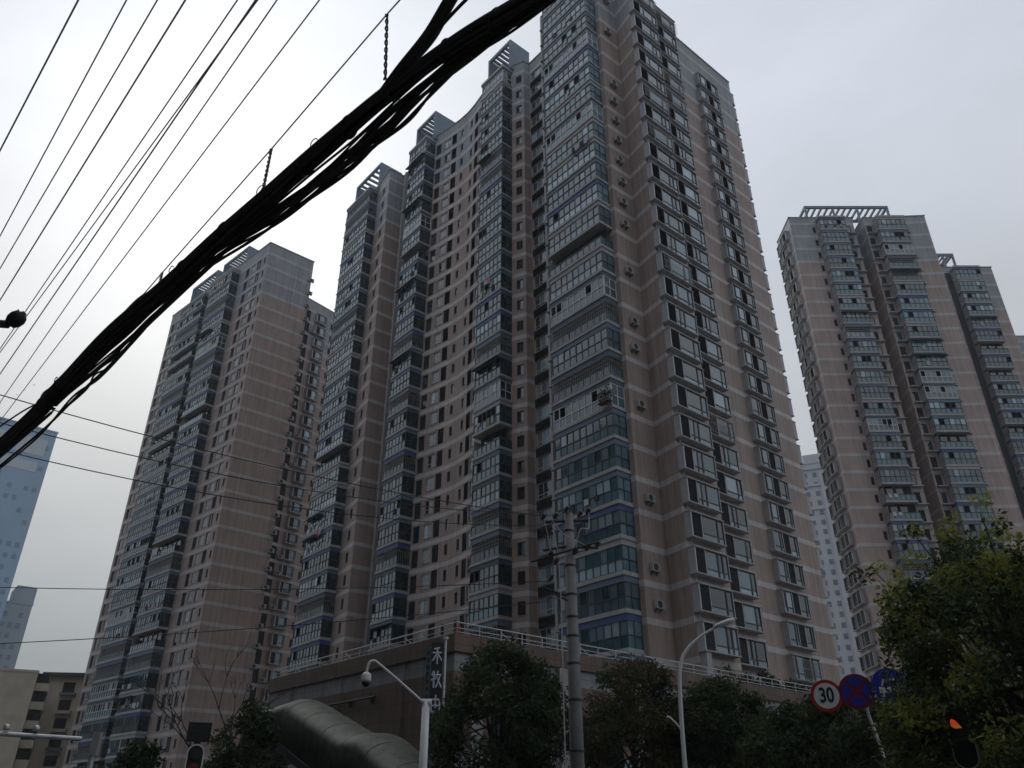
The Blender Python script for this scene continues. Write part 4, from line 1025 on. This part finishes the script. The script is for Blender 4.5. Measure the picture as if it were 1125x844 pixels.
def arch_ring(r, h, thick, depth, m, M, n=12, ring=True):
    """stadium outline plate"""
    o = [(r * cos(a), h / 2 + r * sin(a)) for a in [pi * k / n for k in range(n + 1)]] + [(r * cos(a), -h / 2 + r * sin(a)) for a in [pi + pi * k / n for k in range(n + 1)]]
    q = MB()
    if not ring:
        q.extrude(o, m, M, depth); return q
    f = (r - thick) / r
    i_ = [((r - thick) * cos(a), h / 2 + (r - thick) * sin(a)) for a in [pi * k / n for k in range(n + 1)]] + [((r - thick) * cos(a), -h / 2 + (r - thick) * sin(a)) for a in [pi + pi * k / n for k in range(n + 1)]]
    k = len(o)
    for j in range(k):
        a, b_, c, d = o[j], o[(j + 1) % k], i_[(j + 1) % k], i_[j]
        q.poly([M @ Vector((*p, 0)) for p in (d, c, b_, a)], m); q.poly([M @ Vector((*p, depth)) for p in (a, b_, c, d)], m)
        q.poly([M @ Vector((*a, 0)), M @ Vector((*b_, 0)), M @ Vector((*b_, depth)), M @ Vector((*a, depth))], m)
        q.poly([M @ Vector((*c, 0)), M @ Vector((*d, 0)), M @ Vector((*d, depth)), M @ Vector((*c, depth))], m)
    return q
FRONT = Matrix.Rotation(pi / 2, 4, 'X')     # local xy plate -> upright, facing -y
t = thing('traffic_light', 'traffic light with pale rounded rim and countdown box at lower left', 'traffic light', (-6.78, 18.85, 0), R(20))
b = MB(); b.tube([(0, .3, 0), (0, .3, 3.5)], .07, IRON, 10); b.build('pole', t)
arch_ring(.15, .62, .0, .07, SBLK, Matrix.Translation((0, .05, 2.66)) @ FRONT, ring=False).build('backplate', t)
arch_ring(.178, .62, .026, .085, WHITEP, Matrix.Translation((0, .05, 2.66)) @ FRONT).build('rim', t)
for z, mm in ((2.94, SBLK), (2.66, LEDD), (2.38, SBLK)):
    b = MB(); b.lathe([(.11, 0), (.11, .03), (.09, .035)], mm, 16, Matrix.Translation((0, -.025, z)) @ FRONT); b.build('signal_lens', t)
b = MB(); b.box(-.24, .24, -.02, .14, 3.2, 3.58, SBLK); b.build('countdown_box', t)
b = MB()
for x in (-.13, .1):
    for z in (3.26, 3.38, 3.50): b.box(x - .06, x + .08, -.03, -.021, z, z + .02, ACD)
b.build('countdown_digits', t)
t = thing('traffic_light', 'traffic light showing red arrow half hidden in the right tree', 'traffic light', (6.42, 12.45, 0), R(-27)); SIG = t
b = MB(); b.tube([(0, .3, 0), (0, .3, 3.3)], .07, IRON, 10); b.build('pole', t)
arch_ring(.14, .56, .0, .06, SBLK, Matrix.Translation((0, .05, 2.72)) @ FRONT, ring=False).build('backplate', t)
arch_ring(.165, .56, .018, .07, GALV, Matrix.Translation((0, .05, 2.74)) @ FRONT).build('rim', t)
for z in (3.02, 2.5):
    b = MB(); b.lathe([(.09, 0), (.09, .03), (.075, .035)], SBLK, 16, Matrix.Translation((0, -.02, z)) @ FRONT); b.build('signal_lens', t)
b = MB(); Ma = Matrix.Translation((-.05, -.03, 2.88)) @ FRONT @ Matrix.Rotation(.35, 4, 'Z') @ Matrix.Scale(.62, 4)
b.extrude([(-.09, .0), (-.05, .1), (.0, .13), (.05, .08), (.08, -.02)], LEDR, Ma, .02); b.extrude([(-.09, -.005), (.08, -.025), (.1, -.12), (.03, -.1), (-.04, -.08)], LEDO, Ma, .02); b.build('lit_arrow', t)

# ------------------------------------------------------------------ road signs
def disc(r, m, M, d, n=40):
    q = MB(); q.extrude([(r * cos(2 * pi * k / n), r * sin(2 * pi * k / n)) for k in range(n)], m, M, d); return q
def annulus(r0, r1, m, M, n=40):
    q = MB()
    for k in range(n):
        a, b = 2 * pi * k / n, 2 * pi * (k + 1) / n
        q.poly([M @ Vector((r * cos(x), r * sin(x), 0)) for r, x in ((r0, a), (r1, a), (r1, b), (r0, b))], m)
    return q
SROT = R(-20)
t = thing('sign_post', 'slim pale bent post carrying the three round road signs', 'post', (7.9, 18.6, 0))
b = MB(); b.tube(smooth_path([(-.1, 0, 0), (-.05, 0, 2.6), (-.12, 0, 3.3), (-.2, 0, 3.75), (-.17, 0, 4.2)], 6), .03, WHITEP, 10); b.build('post', t, smooth=True)
b = MB(); b.tube([(-1.1, .32, 4.13), (.35, -.2, 4.2)], .025, GALV, 8); b.build('bracket', t)
def sign(label, loc, r, rz=SROT):
    t = thing('road_sign', label, 'road sign', loc, rz); return t, Matrix.Translation((0, 0, 0)) @ FRONT
t, F = sign('round white speed limit sign reading 30 with red ring', (6.92, 18.74, 4.11), .4)
disc(.335, SRED, F, .015).build('plate', t)
disc(.265, SWHI, F @ Matrix.Translation((0, 0, .018)), .003).build('face', t)
cu = bpy.data.curves.new('digits', 'FONT'); cu.body = '30'; cu.align_x = 'CENTER'; cu.align_y = 'CENTER'; cu.size = .38; cu.offset = .009; cu.extrude = .002
tmp = bpy.data.objects.new('digits_tmp', cu); COL.objects.link(tmp)
dg = bpy.context.evaluated_depsgraph_get(); me = bpy.data.meshes.new_from_object(tmp.evaluated_get(dg)); COL.objects.unlink(tmp); bpy.data.objects.remove(tmp)
me.materials.clear(); me.materials.append(SBLK); me.transform(F @ Matrix.Translation((0, 0, .026)) @ Matrix.Diagonal((.82, 1.12, 1, 1)))
o = bpy.data.objects.new('digits', me); COL.objects.link(o); o.parent = t
t, F = sign('round blue no stopping sign with red ring and red cross', (7.51, 18.52, 4.17), .4)
disc(.365, SDRED, F, .015).build('plate', t)
b = MB()
for k in range(4):
    a0 = k * pi / 2 + pi / 4; cx, cy = .075 * cos(a0 + pi / 4) * 1.0, .075 * sin(a0 + pi / 4) * 1.0
    pts = [(cx * 1.0, cy * 1.0)] + [(.30 * cos(a0 + .11 + (pi / 2 - .22) * q / 10), .30 * sin(a0 + .11 + (pi / 2 - .22) * q / 10)) for q in range(11)]
    b.extrude(pts, SBLU, F @ Matrix.Translation((0, 0, .018)), .003)
b.build('blue_quarters', t)
t, F = sign('round blue sign with white car symbol partly behind leaves', (8.13, 18.24, 4.25), .4)
disc(.36, SBLU, F, .015).build('plate', t)
b = MB()
Fm = F @ Matrix.Translation((0, 0, .018))
b.extrude([(-.22, -.02), (.22, -.02), (.22, -.14), (-.22, -.14)], SWHI, Fm, .003)
b.extrude([(-.17, 0), (-.12, .14), (.12, .14), (.17, 0), (.13, 0), (.095, .105), (-.095, .105), (-.13, 0)], SWHI, Fm, .003)
b.extrude([(-.2, -.145), (-.13, -.145), (-.13, -.22), (-.2, -.22)], SWHI, Fm, .003); b.extrude([(.13, -.145), (.2, -.145), (.2, -.22), (.13, -.22)], SWHI, Fm, .003)
b.build('car_symbol', t)

# ------------------------------------------------------------------ trees
def leaf_mesh(rg, centres, per, spread, size, mats, keep=None):
    q = MB()
    for c in centres:
        p, r_, mi = c
        for _ in range(per):
            v = Vector((rg.gauss(0, 1), rg.gauss(0, 1), rg.gauss(0, .8))); v = v.normalized() * (r_ * rg.random() ** .45)
            o = p + v
            if keep and not keep(o): continue
            s = size * rg.uniform(.6, 1.35)
            n = Vector((rg.gauss(0, .7), rg.gauss(0, .7), rg.uniform(.1, 1.2))).normalized(); a = n.orthogonal().normalized(); th = rg.uniform(0, 6.28)
            b_ = n.cross(a); x = a * cos(th) + b_ * sin(th); y = n.cross(x)
            q.poly([o - x * s, o - y * s * .42 + n * s * .1, o + x * s, o + y * s * .42 + n * s * .1], mats[mi])
    return q
def tree(name, label, cat, loc, h, rx, ry, crown_lo, seed, mats, nclump, per, leaf, trunk_r=.14, clump=.55, top=.0, airy=0, group='street trees', lean=0, keep=None):
    rg = random.Random(seed); t = thing(name, label, cat, loc, 0, group)
    tr = MB(); mid = crown_lo + (h - crown_lo) * .35
    tp = smooth_path([(0, 0, 0), (rg.uniform(-.1, .1), rg.uniform(-.1, .1), crown_lo), (lean * .5, 0, mid), (lean, 0, h * .86)], 5)
    tr.tube(tp, [trunk_r * (1 - .8 * k / (len(tp) - 1)) for k in range(len(tp))], BARK, 9)
    cs = []
    cz = (crown_lo + h) / 2; hz = (h - crown_lo) / 2
    for k in range(nclump):
        while True:
            v = Vector((rg.uniform(-1, 1), rg.uniform(-1, 1), rg.uniform(-1, 1)))
            if v.length < 1: break
        v = v.normalized() * (v.length ** (.5 if not airy else .65))
        wob = 1 + .16 * sin(3 * atan2(v.y, v.x) + seed) + .12 * sin(5 * v.z + seed * 2)
        taper = 1 - top * max(0, v.z)
        p = Vector((v.x * rx * wob * taper + lean * (v.z + 1) / 2, v.y * ry * wob * taper, cz + v.z * hz))
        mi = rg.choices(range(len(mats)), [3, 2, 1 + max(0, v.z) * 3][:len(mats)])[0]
        cs.append((p, clump * rg.uniform(.6, 1.25), mi))
        if k % 3 == 0:
            b0 = tp[min(len(tp) - 1, 5 + rg.randrange(9))]; md = b0.lerp(p, .5) + Vector((0, 0, .12))
            tr.tube([b0, md, p], [.045, .028, .012], BARK, 5)
    tr.build('trunk', t, smooth=True)
    leaf_mesh(rg, cs, per, 1, leaf, mats, keep and (lambda p: keep(Vector(loc) + p))).build('crown', t)
    return t
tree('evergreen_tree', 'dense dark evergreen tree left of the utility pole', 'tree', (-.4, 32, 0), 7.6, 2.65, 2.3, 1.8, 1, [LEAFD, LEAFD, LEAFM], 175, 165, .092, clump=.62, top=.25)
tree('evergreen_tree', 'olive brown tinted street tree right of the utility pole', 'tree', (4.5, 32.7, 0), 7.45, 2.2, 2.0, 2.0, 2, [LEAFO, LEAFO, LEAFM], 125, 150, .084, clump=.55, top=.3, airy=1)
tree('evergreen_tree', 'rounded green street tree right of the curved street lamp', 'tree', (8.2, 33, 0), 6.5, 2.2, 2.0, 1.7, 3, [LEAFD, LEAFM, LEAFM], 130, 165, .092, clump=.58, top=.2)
tree('evergreen_tree', 'low green street tree below the 30 speed limit sign', 'tree', (10.2, 29.3, 0), 5.5, 2.3, 2.0, 1.4, 4, [LEAFD, LEAFM, LEAFM], 130, 165, .092, clump=.55, top=.15)
tree('evergreen_tree', 'dark street tree behind the blue road signs', 'tree', (12.3, 26.5, 0), 5.2, 2.4, 1.9, 1.2, 5, [LEAFD, LEAFD, LEAFM], 130, 165, .092, clump=.6, top=.1)
tree('evergreen_tree', 'dark bushy tree left of the escalator tunnel', 'tree', (-11.6, 38.5, 0), 6.5, 1.7, 1.4, 1.0, 6, [LEAFD, LEAFD, LEAFM], 80, 90, .12, clump=.5, top=.5)
tree('evergreen_tree', 'low dark tree at the foot of the left tower', 'tree', (-15.6, 37, 0), 4.6, 1.5, 1.4, .8, 7, [LEAFD, LEAFD, LEAFD], 60, 80, .12, clump=.5, top=.3)
# the near tree at right: dense dark lower crown, fresh yellow-green sprays above
def clear_of_signal(p):      # the crown is cut back in front of the signal heads
    for s_, r_ in ((Vector((6.37, 12.42, 2.87)), .10), (Vector((6.44, 12.42, 2.46)), .2)):
        d = (s_ - CAM); L_ = d.length; d.normalize(); k = (p - CAM).dot(d)
        if k < L_ + .1 and (p - CAM - d * k).length < r_: return False
    return True
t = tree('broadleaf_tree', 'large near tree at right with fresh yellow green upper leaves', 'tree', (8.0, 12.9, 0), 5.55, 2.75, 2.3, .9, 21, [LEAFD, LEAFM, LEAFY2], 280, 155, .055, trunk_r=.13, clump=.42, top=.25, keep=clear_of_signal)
rg = random.Random(77); q = MB(); sp_ = MB(); cs = []
for k in range(40):
    a = rg.uniform(0, 6.28); r_ = 2.0 * sqrt(rg.random()); b0 = Vector((r_ * .6 * cos(a), r_ * .6 * sin(a), 4.2 + rg.uniform(-.4, .3)))
    tip = Vector((r_ * 1.05 * cos(a) , r_ * 1.05 * sin(a), 5.0 + rg.uniform(0, 1.75) * (1.1 - .35 * r_)))
    md = b0.lerp(tip, .5) + Vector((rg.uniform(-.1, .1), rg.uniform(-.1, .1), .1)); q.tube([b0, md, tip], [.022, .015, .006], BARK, 5)
    for f in (.45, .62, .78, .92, 1.0):
        p = b0.lerp(tip, f) + Vector((rg.uniform(-.2, .2), rg.uniform(-.2, .2), rg.uniform(-.1, .15))); cs.append((p, .22, rg.choice((0, 1, 1))))
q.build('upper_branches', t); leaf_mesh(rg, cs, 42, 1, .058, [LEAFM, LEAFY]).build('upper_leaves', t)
# bare tree in front of the left tower
t = thing('bare_tree', 'leafless tree with thin branches before the left tower base', 'tree', (-12.7, 37.7, 0))
rg = random.Random(13); q = MB()
def branch(p, d, L_, r_, n):
    e = p + d * L_; md = p.lerp(e, .5) + Vector((rg.uniform(-1, 1), rg.uniform(-1, 1), rg.uniform(-.3, .3))) * L_ * .07
    q.tube([p, md, e], [r_, r_ * .8, r_ * .62], BARE, 6)
    if n:
        for k in range(rg.choice((2, 3))):
            nd = (d + Vector((rg.uniform(-.6, .6), rg.uniform(-.6, .6), rg.uniform(-.1, .5)))).normalized(); branch(e, nd, L_ * rg.uniform(.6, .85), r_ * .6, n - 1)
branch(Vector((0, 0, 0)), Vector((.03, 0, 1)), 2.6, .11, 5)
q.build('trunk', t, smooth=True)
# podium roof planting at the right end
t = thing('roof_shrubs', 'dark clipped hedge on the podium roof below the right bays', 'hedge', (21.4, 66.2, 9.85))
rg = random.Random(15); cs = []
for k in range(70):
    u = rg.uniform(-8.5, 4.0); cs.append((Vector((u * .70 + rg.uniform(-.6, .6), u * .71 + rg.uniform(-.6, .6), .3 + rg.random() * 1.3)), .5, 0))
leaf_mesh(rg, cs, 60, 1, .14, [LEAFD]).build('foliage', t)
q = MB()
for k in range(14):
    u = -8 + k * .9; q.tube([(u * .7, u * .71, 0), (u * .7, u * .71, 1)], .03, BARK, 5)
q.build('stems', t)

# ------------------------------------------------------------------ things hung on the balconies
TM = Matrix.Translation((8.6, 61.1, 0)) @ Matrix.Rotation(R(-50), 4, 'Z')
TL = Matrix.Translation((-44.7, 117.2, 0)) @ Matrix.Rotation(R(-42), 4, 'Z')
def cloths(label, M, x, y, z, items, rz):
    p = M @ Vector((x, y, z)); t = thing('laundry', label, 'laundry', p, rz, 'washing hung outside balconies')
    q = MB(); tot = sum(w for w, h, m in items) + .1 * len(items); q.tube([(0, 0, 0), (tot, 0, 0)], .015, STEEL, 5); q.build('drying_rail', t)
    u = .05
    for w, h, mm in items:
        c = MB(); n = 6
        for i in range(n):
            a, b_ = u + w * i / n, u + w * (i + 1) / n; f = lambda s: .04 * sin(s * 17)
            c.poly([(a, f(a), 0), (b_, f(b_), 0), (b_, f(b_) * 2, -h), (a, f(a) * 2, -h)], mm)
        c.build('garment', t); u += w + .1
for lab, M, x, y, z, it, rz in (
    ('pink and white washing on the far left balcony stack of central tower', TM, -55.0, .45, 36.2, [(.5, .9, PINK), (.6, 1.0, PINK), (.4, .8, WCLOTH)], R(-50)),
    ('yellowish and white washing on the upper second balcony stack', TM, -39.6, 1.2, 68.0, [(.5, .9, YELC), (.5, .8, WCLOTH), (.5, .9, YELC)], R(-50)),
    ('dark and white clothes on a high balcony of the corner stack', TM, -3.2, -.25, 65.5, [(.5, .9, DCLOTH), (.5, .7, WCLOTH), (.6, .9, DCLOTH), (.5, .8, WCLOTH)], R(-50)),
    ('mixed clothes on mid balcony of the third stack', TM, -22, 1.85, 58.9, [(.5, .8, WCLOTH), (.4, .8, DCLOTH), (.5, .7, WCLOTH), (.5, .8, PINK)], R(-50)),
    ('white sheets hung out on the left tower balconies', TL, -17, -1.85, 41.0, [(1.2, 1.0, WCLOTH), (.8, 1.2, WCLOTH)], R(-42))):
    cloths(lab, M, x, y, z, it, rz)
p = TM @ Vector((-.9, -.45, 33.6))
t = thing('potted_plants', 'leafy potted plants crowding a balcony corner of the central stack', 'plants', p, R(-50))
q = MB()
for x in (0, .4, .8): q.lathe([(.1, 0), (.16, .25)], POTM, 10, Matrix.Translation((x, 0, 0)))
q.build('pots', t); rg = random.Random(4)
leaf_mesh(rg, [(Vector((x, rg.uniform(-.2, .1), .5 + rg.random() * .5)), .4, 0) for x in (-.1, .2, .5, .8, 1.0)], 70, 1, .1, [LEAFD]).build('foliage', t)
q = MB(); q.box(-.2, 1.1, -.25, .35, -.1, -.02, IRON); q.build('shelf', t)
